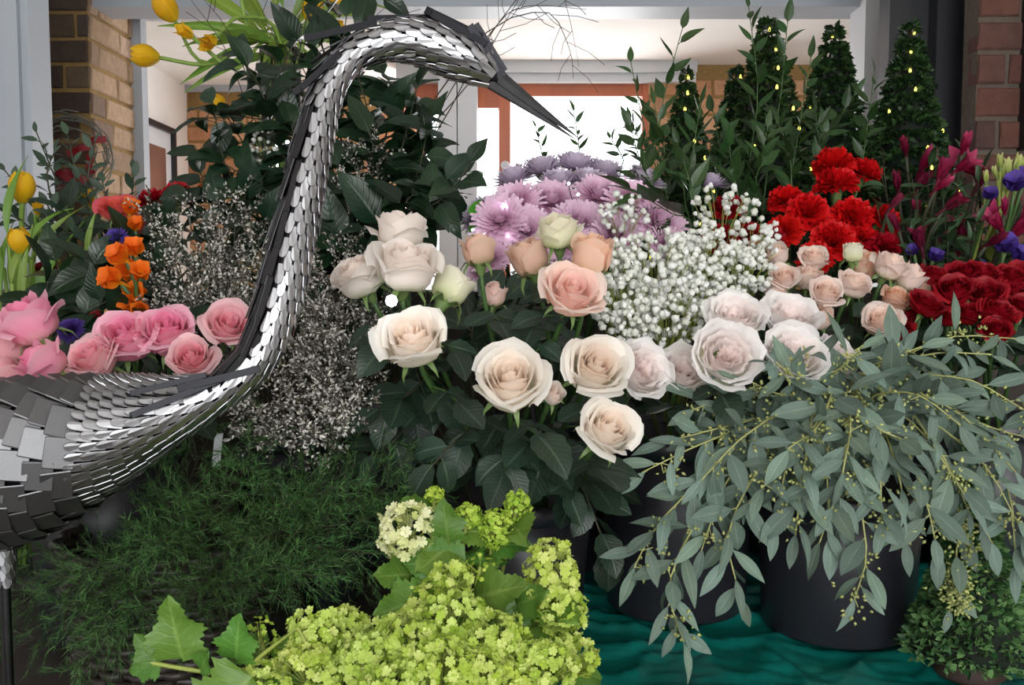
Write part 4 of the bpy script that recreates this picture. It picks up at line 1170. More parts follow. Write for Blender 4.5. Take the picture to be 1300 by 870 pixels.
# ------------------------------------------------------------------ asparagus fern
M_['fern'] = stuff_mat('fern_green', srgb(18, 44, 24), srgb(98, 146, 78), 0.55, 0.2, 0.15)
def fern_variant(seed, L0=0.34):
    rr = random.Random(seed); r = np.random.default_rng(seed)
    path = curve([Vector((0, 0, 0)), Vector((rr.uniform(-.02, .02), L0 * .55, 0.01)), Vector((rr.uniform(-.05, .05), L0, -0.03))], 14)
    mb = MB().tube(path, [0.0013 * (1 - 0.7 * i / 14) for i in range(15)], 4)
    pos = []; dd = []; ll = []
    for k in range(30):
        t = 0.22 + 0.78 * k / 29; p, tn = at_path(path, min(t, .999)); a = rr.uniform(0, 6.28)
        ref = tn.orthogonal(); perp = ref * math.cos(a) + tn.cross(ref) * math.sin(a)
        d = (tn * 0.8 + perp * 0.75).normalized(); ln = rr.uniform(0.06, 0.11) * (1.3 - 0.8 * t)
        q = p + d * ln; mb.tube([p, q], 0.0005, 3, False)
        for i in range(34):
            f = rr.uniform(0.1, 1.0); o = Vector((rr.gauss(0, 1), rr.gauss(0, 1), rr.gauss(0, 1)))
            pos.append(tuple(p.lerp(q, f))); dd.append(tuple(d * 1.0 + o * 0.5)); ll.append(rr.uniform(0.010, 0.020))
    n = len(pos); ll = np.array(ll); s = np.stack([np.full(n, 0.0009), ll, ll], 1)
    return mb.mesh('stem'), scatter(NEED[0], NEED[1], pos, dirs_to_M(dd, s), 'needles', False, r.uniform(0, 1, n)), L0
FERNS = [fern_variant(50 + i) for i in range(5)]
FB = Vector((FERN.x, FERN.y, ZB + 0.10))
def fern(px, py, D, i, base=FB):
    tip = P(px, py, D); st, ne, L0 = FERNS[i % 5]; d = tip - base; ln = max(d.length / L0, 0.75)
    m = frame(base, d, Z + CDIR * 0.3, ln)
    o = thing('fern_frond', ('feathery asparagus fern frond arching towards the cream roses\' leaves' if px > 380 else 'feathery asparagus fern frond under the heron\'s breast' if px > 180 else 'feathery asparagus fern frond beside the heron\'s leg'), 'fern', m, 'asparagus fern fronds')
    ob('stem', st, M_['stem_dark'], o); ob('needles', ne, M_['fern'], o, kind='stuff')
frn = random.Random(3); i = 0
for (x, y, D) in [(505, 560, 1.1), (480, 590, 1.05), (460, 560, 1.12), (430, 580, 1.08), (500, 620, 1.05), (520, 600, 1.1), (400, 600, 1.05), (440, 640, 1.0), (470, 660, 1.0), (360, 620, 1.05), (330, 590, 1.1), (300, 600, 1.08), (270, 610, 1.05), (240, 600, 1.05), (210, 620, 1.02), (190, 590, 1.08), (340, 650, 1.0), (280, 660, 1.0),
        (220, 670, 0.98), (160, 660, 1.0), (130, 700, 0.98), (90, 710, 0.98), (60, 730, 1.0), (40, 760, 1.0), (100, 760, 0.97), (150, 740, 0.95), (30, 800, 1.0), (80, 820, 1.0), (410, 690, 0.98), (360, 700, 0.97), (300, 720, 0.95), (240, 730, 0.95), (190, 780, 0.95), (130, 810, 0.96), (440, 720, 1.0), (250, 560, 1.12), (300, 555, 1.14), (395, 565, 1.12), (60, 690, 1.05), (20, 720, 1.05)]:
    b_ = FB + Vector((frn.uniform(-.06, .10), frn.uniform(-.06, .06), frn.uniform(-.04, .02)))
    if x > 330: b_ = b_ + Vector((0.10, 0.0, 0.0))
    fern(x, y, D, i, b_); i += 1

# ------------------------------------------------------------------ viburnum (snowball) at the front
M_['vib'] = stuff_mat('viburnum_florets', srgb(172, 198, 68), srgb(220, 232, 138), 0.6, 0.3, 0.05)
M_['vib_pale'] = stuff_mat('viburnum_pale', srgb(210, 218, 140), srgb(242, 242, 204), 0.6, 0.3, 0.05)
M_['vib_green'] = stuff_mat('viburnum_young', srgb(156, 192, 56), srgb(204, 222, 100), 0.6, 0.3, 0.05)
VB = Vector((P(520, 500, 0.98).x, 0.93, 0.10))
o = bucket('flower_bucket', 'tall floor bucket holding the lime green viburnum, in front of the bench', (VB.x, VB.y, 0.0), 0.09, 0.12, 0.34, M_['black_plastic'])
def vib(px, py, D, rpx, mat, label, group, n=None, squash=(1, 0.9, 0.85), nleaf=2, fs=10.5, ls=0.05, seed=0):
    r = np.random.default_rng(seed + int(px * 3 + py)); rr = random.Random(int(px * 5 + py))
    c = P(px, py, D); R = rpx * D / F
    n = n or int(4.4 * (rpx / fs * 2) ** 1.9)
    root = thing('viburnum', label, 'flower', c, group)
    d = r.normal(size=(n, 3)); d /= np.linalg.norm(d, axis=1, keepdims=True)
    rad = R * (0.80 + 0.2 * r.uniform(0, 1, n)) * (1 + 0.12 * np.sin(d[:, 0] * 7 + px) * np.cos(d[:, 2] * 6 + py))
    pos = d * rad[:, None] * np.array(squash)
    me = scatter(FL5[0], FL5[1], pos, normals_to_M(d + r.normal(size=d.shape) * 0.45, fs * 1.35 * D / F * r.uniform(0.7, 1.15, n)), 'florets', False, r.uniform(0, 1, n))
    ob('flower_head', me, M_[mat], root, kind='stuff')
    f = VB - c + Vector((rr.uniform(-.05, .05), rr.uniform(-.05, .05), 0))
    path = bez(Vector((0, 0, 0)), Vector((f.x * 0.1, 0.01, -R * 1.6)), f * 0.45 + Vector((0, 0, 0)), f, 10)
    mb = MB().tube(path, 0.0024, 5)
    for k in range(0, n, 8):
        mb.tube([Vector((0, 0, -R * 0.5)), Vector(pos[k])], 0.0007, 3, False)
    ob('stem', mb.mesh('stem'), M_['stem_lime'], root)
    for k in range(nleaf):
        a = rr.uniform(0, 6.28); p, tn = at_path(path, 0.10 + 0.06 * k)
        dd = Vector((math.cos(a), math.sin(a) * 0.8 - 0.2, rr.uniform(-0.1, 0.5)))
        ob('leaf', rr.choice(LF_VIB), M_['leaf_vib'], root, frame(p, dd, Z + CDIR * 0.8 + Vector((rr.uniform(-.5, .5), 0, 0)), ls * rr.uniform(0.8, 1.2)))
    return root
VG = 'lime green viburnum heads'
L1 = 'full lime green viburnum head in the mass above the floor bucket'
for (x, y, D, r_) in [(520, 810, 0.88, 46), (575, 790, 0.90, 48), (628, 815, 0.88, 46), (470, 835, 0.87, 44), (560, 850, 0.85, 50), (612, 862, 0.85, 48), (500, 875, 0.84, 46), (400, 805, 0.90, 36), (388, 850, 0.87, 40), (440, 800, 0.92, 34), (430, 865, 0.86, 40), (545, 770, 0.94, 36), (690, 850, 0.86, 44), (725, 835, 0.90, 34), (650, 875, 0.85, 40), (335, 865, 0.88, 30)]:
    vib(x, y, D, r_, 'vib', L1 if 420 < x < 640 else 'full lime green viburnum head next to the teal sheet' if x > 600 else 'full lime green viburnum head next to the long leafy shoot', VG, nleaf=1)
vib(700, 735, 0.93, 38, 'vib', 'tall cone-shaped lime viburnum head beside the black buckets', None, squash=(0.95, .85, 1.45), nleaf=2)
vib(712, 775, 0.92, 34, 'vib', 'lime viburnum head under the tall cone-shaped one', None, nleaf=1)
vib(657, 645, 1.0, 21, 'vib_green', 'small round young viburnum head standing highest, below the cream roses', None, squash=(.85, .85, 1.1), fs=5, nleaf=1)
vib(628, 672, 0.98, 24, 'vib_green', 'small oblong young viburnum head next to the highest one', None, squash=(.9, .9, 1.15), fs=5, nleaf=2)
vib(594, 655, 0.98, 18, 'vib_green', 'tiny young viburnum head between pale and oblong heads', None, fs=5, nleaf=2)
vib(552, 628, 1.0, 12, 'vib_green', 'tiny tight green viburnum bud above the pale flower head', None, fs=4, nleaf=2)
vib(517, 675, 0.97, 38, 'vib_pale', 'pale cream viburnum head with larger florets, leaning towards the fern', None, fs=11, squash=(1.0, .9, 1.0), nleaf=1)
vib(556, 738, 0.95, 22, 'vib_green', 'young green viburnum head below the big lobed leaves', None, fs=5.5, nleaf=3)
vib(572, 735, 0.93, 26, 'vib', 'loose lime viburnum head with gaps between its florets', None, n=60, nleaf=2)
vib(330, 812, 0.92, 24, 'vib_green', 'open young viburnum head beside the large bottom leaf', None, n=50, fs=6, squash=(1, .9, 1.3), nleaf=1)
vib(610, 720, 0.95, 20, 'vib_green', 'sparse green viburnum head deep among the lobed leaves', None, n=40, fs=5, nleaf=3)
# separate leafy viburnum shoots
def shoot(label, pts, leaves):
    base = VB; root = thing('viburnum_shoot', label, 'branch', base)
    path = curve(pts, 12); mb = MB().tube([p - base for p in path], 0.0022, 5); ob('stem', mb.mesh('stem'), M_['stem_lime'], root)
    for (px, py, D, dx, dy, dz, s, k) in leaves:
        d = cdir((dx, dy, dz)); ob('leaf', LF_VIB[k], M_['leaf_vib'], root, frame(P(px, py, D) - base, d, CDIR + Z * 0.5, s * (0.82 if px > 400 else 1.0)))
shoot('leafy viburnum shoot reaching out beneath the fern with a tall upright leaf', [VB, P(420, 880, 0.88), P(300, 860, 0.88), P(215, 846, 0.88), P(175, 838, 0.88)],
      [(232, 838, .88, -.15, 1, .2, .065, 2), (200, 842, .88, -.6, .8, .1, .035, 0), (205, 845, .88, -1, 0.0, .2, .035, 1), (300, 840, .88, .1, .8, .3, .05, 0), (320, 860, .86, -.6, -.6, .3, .09, 2), (255, 852, .87, .3, .6, .4, .03, 2)])
shoot('viburnum shoot with broad lobed leaves in the centre of the lime heads', [VB, P(590, 820, .96), P(600, 740, .97), P(575, 690, .98)],
      [(600, 760, .95, .6, .3, .5, .085, 0), (590, 720, .96, -.8, .2, .4, .08, 1), (575, 690, .97, -.5, -.3, .6, .07, 2), (570, 690, .97, -.1, .9, .3, .06, 0), (610, 770, .94, .8, -.2, .5, .075, 1), (530, 730, .97, -.5, .1, .5, .07, 2), (660, 800, .92, .3, -.7, .6, .07, 0), (655, 770, .93, .5, .4, .5, .06, 2), (545, 760, .95, -.6, .0, .6, .08, 0)])

# ------------------------------------------------------------------ chrysanthemums
def stemmed(name, label, cat, group, px, py, D, axis, sc, foot, parts, seed=0, smat='stem', r=0.003, leaf=None, nleaf=0, lsize=0.05, lmat='leaf_dark'):
    """flower head parts in local space (Z = facing) on a stem to its bucket"""
    rr = random.Random(int(px * 13 + py)); ax = cdir(axis); head = P(px, py, D)
    m = zframe(head, ax, rr.uniform(0, 6.28), sc); o = thing(name, label, cat, m, group); inv = m.inverted()
    for nm, me, mt, kd in parts: ob(nm, me, mt, o, kind=kd)
    j = Vector((rr.uniform(-.04, .04), rr.uniform(-.04, .04), 0.02)); f = Vector((foot.x, foot.y, foot.z)) + j
    path = bez(head - ax * 0.004, head - ax * 0.08 - Z * 0.03, f + Z * 0.25, f, 9)
    ob('stem', MB().tube([inv @ p for p in path], r / sc, 5).mesh('stem'), M_[smat], o)
    for k in range(nleaf):
        p, tn = at_path(path, 0.15 + 0.1 * k); a = rr.uniform(0, 6.28)
        ob('leaf', rr.choice(leaf), M_[lmat], o, inv @ frame(p, Vector((math.cos(a), math.sin(a), rr.uniform(-.2, .6))), Z + CDIR * 0.4, lsize * rr.uniform(0.8, 1.2)))
    return o
def mum_mesh(seed):
    r = random.Random(seed); V = []; F_ = []; T_ = []
    for k in range(230):
        f = k / 229; a = k * 2.39996; el = math.radians(82 - 78 * f ** 0.8 + r.uniform(-6, 6)); ln = (0.018 + 0.015 * f) * r.uniform(0.85, 1.1); w = 0.0027
        ca, sa = math.cos(a), math.sin(a); base = 0.002 + 0.004 * f; b = len(V)
        for i in range(4):
            v = i / 3; e2 = el + (0.5 - f) * 0.5 * v
            rad = base + math.cos(el) * ln * v; z = math.sin(el) * ln * v + 0.003 * v * v * (1 if f < .6 else -0.4); ww = w * (0.6, 1, 1.05, 0.6)[i]
            for s in (-1, 1): V.append((rad * ca - s * ww * sa, rad * sa + s * ww * ca, z + 0.0006)); T_.append(v)
        for i in range(3): F_.append((b + 2 * i, b + 2 * i + 1, b + 2 * i + 3, b + 2 * i + 2))
    return mesh('petals', V, F_, True, T_)
MUM = [mum_mesh(i) for i in range(3)]
MUMC = MB().lathe([(0.0, -0.008), (0.006, -0.006), (0.011, 0.0), (0.004, 0.003)], 10).mesh('calyx')
M_['mum'] = petal_mat('chrysanthemum_lilac', srgb(214, 150, 190), srgb(228, 182, 208), srgb(240, 212, 230), 0.6, 0.3, 0.08)
M_['mum_backlit'] = petal_mat('chrysanthemum_backlit', srgb(176, 152, 178), srgb(206, 190, 212), srgb(224, 212, 228), 0.6, 0.3, 0.08)  # lilac petals greyed; the backlit shade is put into the colour
for i, (x, y, s, D, ax, mt) in enumerate([(655, 262, 62, 1.42, (-.3, .6, .7), 'mum'), (636, 282, 66, 1.38, (-.1, .4, .9), 'mum'), (700, 258, 60, 1.45, (0, .6, .7), 'mum'), (668, 295, 60, 1.38, (0, .3, .9), 'mum'), (612, 275, 50, 1.46, (-.6, .5, .5), 'mum_backlit'),
      (760, 252, 62, 1.45, (0, .6, .7), 'mum'), (735, 285, 60, 1.4, (.1, .4, .8), 'mum'), (800, 262, 66, 1.42, (.2, .5, .8), 'mum'), (835, 285, 64, 1.40, (.3, .4, .8), 'mum'), (780, 300, 60, 1.38, (.1, .4, .9), 'mum'), (690, 222, 62, 1.55, (-.1, .95, .2), 'mum_backlit'),
      (730, 217, 62, 1.56, (.1, .95, .2), 'mum_backlit'), (655, 232, 56, 1.54, (-.3, .9, .3), 'mum_backlit'), (765, 225, 58, 1.55, (.2, .9, .3), 'mum_backlit'), (710, 238, 56, 1.5, (0, .85, .4), 'mum_backlit'), (745, 236, 54, 1.5, (.1, .85, .4), 'mum_backlit'), (625, 330, 44, 1.36, (-.2, .4, .8), 'mum'),
      (902, 237, 44, 1.6, (.1, .9, .3), 'mum_backlit'), (845, 312, 48, 1.38, (.3, .3, .8), 'mum'), (815, 232, 50, 1.52, (.2, .8, .4), 'mum_backlit'), (610, 345, 30, 1.4, (-.2, .5, .8), 'mum'), (680, 325, 50, 1.36, (-.2, .5, .8), 'mum'), (720, 310, 54, 1.37, (-.2, .5, .8), 'mum')]):
    lab = {'mum': 'lilac pink chrysanthemum facing out over the tan rosebuds', 'mum_backlit': 'lilac chrysanthemum coloured greyer as if backlit by the window'}[mt]
    if i == 17: lab = 'lone pale mauve chrysanthemum behind the baby\'s breath, beside a little tree'
    stemmed('chrysanthemum', lab, 'flower', {'mum': 'lilac chrysanthemums', 'mum_backlit': 'backlit-coloured chrysanthemums'}[mt] if i != 17 else None, x, y, D, ax, s * 1.12 * D / F / 0.068, BK['mum'],
            [('petals', MUM[i % 3], M_[mt], None), ('calyx', MUMC, M_['calyx'], None)], leaf=LF_DARK, nleaf=2, lsize=0.06)

# ------------------------------------------------------------------ carnations
def carn_mesh(seed):
    r = random.Random(seed); V = []; F_ = []; T_ = []
    for k in range(46):
        f = k / 45; a = k * 2.39996; el = math.radians(86 - 74 * f + r.uniform(-8, 8)); ln = 0.030 * r.uniform(0.85, 1.1); half = 0.6
        b = len(V); nu, nv = 6, 3
        for i in range(nv + 1):
            v = i / nv
            for j in range(nu + 1):
                u = -1 + 2 * j / nu; l2 = ln * v * (1 + (0.10 if j % 2 else -0.06) * (v > 0.9)); w = 0.016 * v * u
                ruf = 0.0035 * math.sin(u * 9 + k) * v * v; e = el - 0.35 * v * v * f
                rad = math.cos(e) * l2 + 0.001 - ruf * math.sin(e); z = math.sin(e) * l2 + ruf * math.cos(e)
                V.append((rad * math.cos(a) - w * math.sin(a), rad * math.sin(a) + w * math.cos(a), z)); T_.append(v)
        for i in range(nv):
            for j in range(nu): q = b + i * (nu + 1) + j; F_.append((q, q + 1, q + nu + 2, q + nu + 1))
    return mesh('petals', V, F_, True, T_)
CARN = [carn_mesh(i) for i in range(3)]
CARC = MB().lathe([(0.002, -0.03), (0.006, -0.026), (0.0075, -0.012), (0.009, 0.0), (0.006, 0.004)], 10).mesh('calyx')
M_['carn'] = petal_mat('carnation_scarlet', srgb(168, 6, 10), srgb(204, 12, 14), srgb(220, 22, 22), 0.5, 0.25, 0.1, dh=0.001)
M_['carn_d'] = petal_mat('carnation_crimson', srgb(120, 4, 16), srgb(150, 8, 22), srgb(170, 16, 32), 0.5, 0.2, 0.15, dh=0.001)
for i, (x, y, s, D, ax, mt) in enumerate([(1058, 205, 52, 1.62, (-.2, .9, .4), 'carn'), (1062, 230, 52, 1.58, (-.1, .95, .3), 'carn'), (1095, 216, 44, 1.62, (.3, .8, .4), 'carn'), (1024, 264, 54, 1.52, (0, .6, .8), 'carn'), (1080, 270, 56, 1.52, (.1, .6, .8), 'carn'),
      (1055, 300, 54, 1.48, (0, .6, .8), 'carn'), (1118, 275, 42, 1.52, (.4, .6, .6), 'carn'), (998, 250, 44, 1.56, (-.3, .8, .4), 'carn'), (1035, 322, 44, 1.46, (0, .5, .8), 'carn'), (995, 288, 46, 1.5, (-.2, .6, .7), 'carn'), (1095, 300, 40, 1.5, (.3, .6, .6), 'carn'),
      (925, 262, 42, 1.5, (-.2, .8, .4), 'carn_d'), (915, 300, 46, 1.45, (-.2, .6, .6), 'carn_d'), (950, 295, 40, 1.46, (0, .7, .5), 'carn_d'), (975, 300, 40, 1.46, (0, .6, .6), 'carn_d'), (1120, 310, 46, 1.48, (.2, .5, .7), 'carn_d'), (225, 245, 40, 1.62, (0, .9, .4), 'carn_d'), (195, 252, 36, 1.62, (-.2, .9, .3), 'carn_d')]):
    far = x < 300
    lab = 'dark crimson carnation in the shade between brick pier and dark leaves' if far else {'carn': 'scarlet carnation in front of the little lit trees', 'carn_d': 'crimson carnation behind the baby\'s breath and spray roses'}[mt]
    stemmed('carnation', lab, 'flower', 'dark carnations by the pier' if far else {'carn': 'scarlet carnations', 'carn_d': 'crimson carnations'}[mt], x, y + s * 0.2, D, ax, s * 0.9 * D / F / 0.056, BK['mix'] if far else BK['car'],
            [('petals', CARN[i % 3], M_[mt], None), ('calyx', CARC, M_['calyx'], None)], leaf=LF_LILY, nleaf=2, lsize=0.07, lmat='leaf_lily')

# ------------------------------------------------------------------ magenta alstroemeria, orange freesia, purple flowers
def tepal_mesh(L0=0.04, W=0.008, flare=0.8, cup=0.3):
    V = []; F_ = []; T_ = []; n = 6
    rad = 0.002; z = 0.0
    for i in range(n + 1):
        v = i / n; th = 0.12 + flare * v ** 2.2
        if i: rad += math.sin(th) * L0 / n; z += math.cos(th) * L0 / n
        w = W * math.sin(math.pi * min(0.12 + 0.86 * v, 1)) ** 0.8
        for u in (-1, 0, 1): V.append((rad - cup * w * (abs(u) - 0.3), u * w, z)); T_.append(v)
    for i in range(n):
        for j in range(2): q = i * 3 + j; F_.append((q, q + 1, q + 4, q + 3))
    return mesh('petal', V, F_, True, T_)
TEP_O = tepal_mesh(0.042, 0.0085, 0.9); TEP_C = tepal_mesh(0.036, 0.007, 0.15); TEP_F = tepal_mesh(0.030, 0.0165, 0.95, 0.35); TEP_W = tepal_mesh(0.026, 0.015, 1.1, 0.2)
def tepal_flower(name, label, cat, group, px, py, D, axis, size_px, foot, mat, tep, n=6, unit=0.06, smat='stem', tube=True, **kw):
    tp = [('flower_tube', MB().lathe([(0.0015, -0.018), (0.003, -0.008), (0.0035, 0.0), (0.002, 0.006)], 8).mesh('tube'), M_[mat] if tube == 'col' else M_['calyx'], None)]
    o = stemmed(name, label, cat, group, px, py, D, axis, size_px * D / F / unit, foot, tp, smat=smat, **kw)
    for k in range(n): ob('petal', tep, M_[mat], o, Matrix.Rotation(2 * math.pi * k / n + (0.1 if k % 2 else 0), 4, 'Z') @ Matrix.Scale(1.0 if k % 2 else 0.93, 4))
    return o
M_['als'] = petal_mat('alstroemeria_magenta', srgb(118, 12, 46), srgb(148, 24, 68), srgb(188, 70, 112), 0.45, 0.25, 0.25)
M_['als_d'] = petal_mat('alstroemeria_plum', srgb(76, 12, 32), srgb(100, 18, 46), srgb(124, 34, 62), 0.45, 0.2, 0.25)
M_['freesia'] = petal_mat('freesia_orange', srgb(240, 150, 30), srgb(240, 116, 28), srgb(244, 128, 40), 0.5, 0.35, 0.1)
M_['purple'] = petal_mat('purple_petal', srgb(56, 36, 104), srgb(74, 50, 138), srgb(100, 76, 168), 0.5, 0.25, 0.15)
M_['bud_green'] = petal_mat('lisianthus_green', srgb(120, 140, 60), srgb(170, 182, 100), srgb(206, 206, 140), 0.5, 0.25, 0.1)
A_ = BK['als']; ar = random.Random(5)
for i, (x, y, s, op, bright) in enumerate([(1170, 215, 46, 0, 1), (1192, 228, 40, 1, 1), (1190, 240, 34, 0, 1), (1222, 192, 40, 0, 1), (1235, 218, 54, 1, 1), (1216, 216, 40, 1, 1), (1240, 238, 40, 0, 0), (1165, 270, 36, 0, 1), (1140, 240, 36, 0, 0), (1150, 195, 34, 0, 0), (1200, 265, 40, 1, 0), (1225, 300, 44, 1, 0),
      (1270, 290, 48, 1, 1), (1285, 300, 50, 1, 1), (1255, 310, 40, 0, 0), (1215, 325, 40, 0, 1), (1170, 315, 40, 1, 0), (1190, 300, 38, 0, 0), (1130, 265, 34, 0, 0), (1290, 262, 36, 0, 1), (1165, 240, 36, 1, 0), (1260, 265, 36, 0, 0), (1275, 270, 30, 0, 1), (1140, 290, 34, 0, 0)]):
    ax = (ar.uniform(-.7, .7), ar.uniform(.3, .9), ar.uniform(.1, .8))
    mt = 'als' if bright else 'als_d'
    lab = {(1, 1): 'open magenta alstroemeria bloom above the dark red roses', (0, 1): 'closed pinkish magenta alstroemeria bud above the dark red roses', (1, 0): 'open plum-dark alstroemeria bloom sunk in its leaves', (0, 0): 'closed plum-dark alstroemeria bud sunk in its leaves'}[(op, bright)]
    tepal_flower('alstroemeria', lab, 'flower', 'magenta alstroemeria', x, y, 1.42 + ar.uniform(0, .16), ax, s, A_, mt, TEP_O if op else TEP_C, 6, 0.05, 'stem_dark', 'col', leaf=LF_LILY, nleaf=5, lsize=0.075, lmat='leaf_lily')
for i in range(40):
    x, y = ar.uniform(1110, 1300), ar.uniform(180, 330); D = ar.uniform(1.42, 1.62)
    tip = P(x, y, D); f = A_ + Vector((ar.uniform(-.05, .05), ar.uniform(-.05, .05), 0.02))
    branch('alstroemeria_spray', 'leafy alstroemeria stem without bloom among the magenta flowers', 'stem', 'leafy alstroemeria stems', [f, f.lerp(tip, 0.5) + Vector((0, 0, 0.05)), tip], LF_LILY, M_['leaf_lily'], M_['stem_dark'], 7, 0.062, 0.62, 60, 0.15, 0.002, i)
# pale lisianthus buds and purple lisianthus at the red brick wall
for (x, y, s, ax) in [(1276, 228, 30, (.1, 1, .1)), (1270, 214, 22, (-.1, 1, .1)), (1288, 216, 24, (.3, .9, .1)), (1266, 226, 18, (-.3, .9, 0)), (1252, 232, 18, (-.1, 1, .1)), (1294, 212, 16, (.6, .8, .1))]:
    tepal_flower('lisianthus_bud', 'pale green pointed lisianthus bud against the red brick wall', 'flower bud', 'pale lisianthus buds', x, y, 1.5, ax, s, A_, 'bud_green', TEP_C, 5, 0.038, 'stem_lime')
for i, (x, y, s) in enumerate([(1288, 240, 44), (1300, 232, 40), (1255, 252, 30), (1275, 318, 44), (1290, 330, 40), (1185, 330, 30), (1160, 322, 26), (1243, 342, 26)]):
    tepal_flower('lisianthus', 'violet lisianthus bloom among the alstroemeria' , 'flower', 'violet lisianthus', x, y, 1.44 + 0.02 * (i % 3), (ar.uniform(-.5, .5), .6, .5), s, A_, 'purple', TEP_W, 6, 0.045, 'stem')
for i, (x, y, s, ax) in enumerate([(158, 330, 38, (-.4, .5, .7)), (172, 322, 34, (.1, .7, .6)), (165, 348, 40, (.1, .3, .9)), (150, 358, 40, (-.5, .3, .7)), (178, 350, 36, (.3, .4, .8)), (175, 375, 40, (.1, .2, .9)), (182, 392, 34, (.1, -.1, .9)), (168, 385, 30, (-.3, .1, .9)), (165, 270, 30, (.3, .6, .5)), (172, 290, 26, (.2, .6, .6))]):
    tepal_flower('orange_freesia', 'bright orange freesia bloom between the brick pier and the broom' if y > 300 else 'pale orange freesia bloom under the coral rose', 'flower', 'orange freesia' if y > 300 else 'pale freesia', x, y, 1.24 + 0.02 * (i % 3) if y > 300 else 1.4, ax, s * 1.15, BK['pink'] if y > 300 else BK['mix'], 'freesia', TEP_F, 6, 0.048, 'stem', 'col')
def aster(px, py, D, s, ax, label, foot, mat='purple'):
    stemmed('aster', label, 'flower', None, px, py, D, ax, s * D / F / 0.068, foot, [('petals', MUM[0], M_[mat], None), ('calyx', MUMC, M_['calyx'], None)])
aster(147, 306, 1.36, 34, (-.3, .5, .8), 'small violet aster above the orange freesia', BK['mix'])
aster(90, 420, 1.2, 34, (0, .5, .8), 'dim blue-violet aster between the pink roses', BK['pink'])

# ------------------------------------------------------------------ eucalyptus
M_['seed'] = stuff_mat('eucalyptus_seed', srgb(140, 150, 88), srgb(190, 192, 124), 0.6, 0.0, 0.1)
def seeds_at(root, base, centers, rr, per=22, rad=0.011, mbs=None):
    pos = []; d = []
    for c in centers:
        for k in range(per):
            o = Vector((rr.gauss(0, 1), rr.gauss(0, 1), rr.gauss(0, 1))) * rad * 0.6
            pos.append(tuple(c + o - base)); d.append(tuple(o + Vector((0, 0, 1e-4))))
            if mbs is not None and k % 2 == 0: mbs.tube([c - base, c + o - base], 0.0005, 3, False)
    n = len(pos); s = NPR.uniform(0.0042, 0.0064, n)
    me = scatter(OCT[0], OCT[1], pos, dirs_to_M(d, np.stack([s * 0.75, s * 1.2, s * 0.75], 1)), 'seeds', True, NPR.uniform(0, 1, n))
    ob('seed_clusters', me, M_['seed'], root, kind='stuff')
E_ = BK['euc']; er = random.Random(21)
EUC_LAB = 'grey-green eucalyptus branch arching out of its black bucket'
def euc(pts, n, size, label, group='eucalyptus branches', seedc=4, grav=0.28, per=10, spread=62, start=0.22):
    i = er.randint(0, 9999)
    f = E_ + Vector((er.uniform(-.05, .05), er.uniform(-.05, .05), 0.02))
    top = E_ + Vector((er.uniform(-.05, .05), er.uniform(-.04, .04), 0.24))
    p = [f, top] + [P(*q) for q in pts]
    hold = {}
    def ex(path, base, mb, rr):
        hold['c'] = [at_path(path, rr.uniform(0.5, 0.98))[0] + Vector((rr.uniform(-.009, .009), rr.uniform(-.012, .004), rr.uniform(-.012, .004))) for _ in range(seedc)]
        for c in hold['c']:
            q = min(path, key=lambda a: (a - c).length); mb.tube([q - base, c - base], 0.0007, 4, False)
        hold['b'] = base; hold['r'] = rr
    o = branch('eucalyptus_branch', label, 'branch', group, p, LF_EUC, M_['leaf_euc'], M_['stem_euc'], int(n * 1.45), size * 1.08, start, spread, grav, 0.0022, i, 0.8, 0.3, extra=ex)
    if seedc: seeds_at(o, hold['b'], hold['c'], hold['r'], per)
euc([(985, 560, 1.18), (900, 640, 1.08), (850, 740, 1.04), (868, 815, 1.02)], 22, 0.062, 'longest eucalyptus branch, hanging down to the teal sheet')
euc([(990, 545, 1.18), (915, 590, 1.08), (840, 660, 1.05), (805, 720, 1.04)], 18, 0.06, 'eucalyptus branch drooping sideways in front of the black bucket')
euc([(1180, 560, 1.2), (1215, 640, 1.12), (1212, 720, 1.1), (1205, 780, 1.1)], 8, 0.05, 'eucalyptus branch ending in a big dense seed cluster over the topiary', None, 16, 0.5, 32)
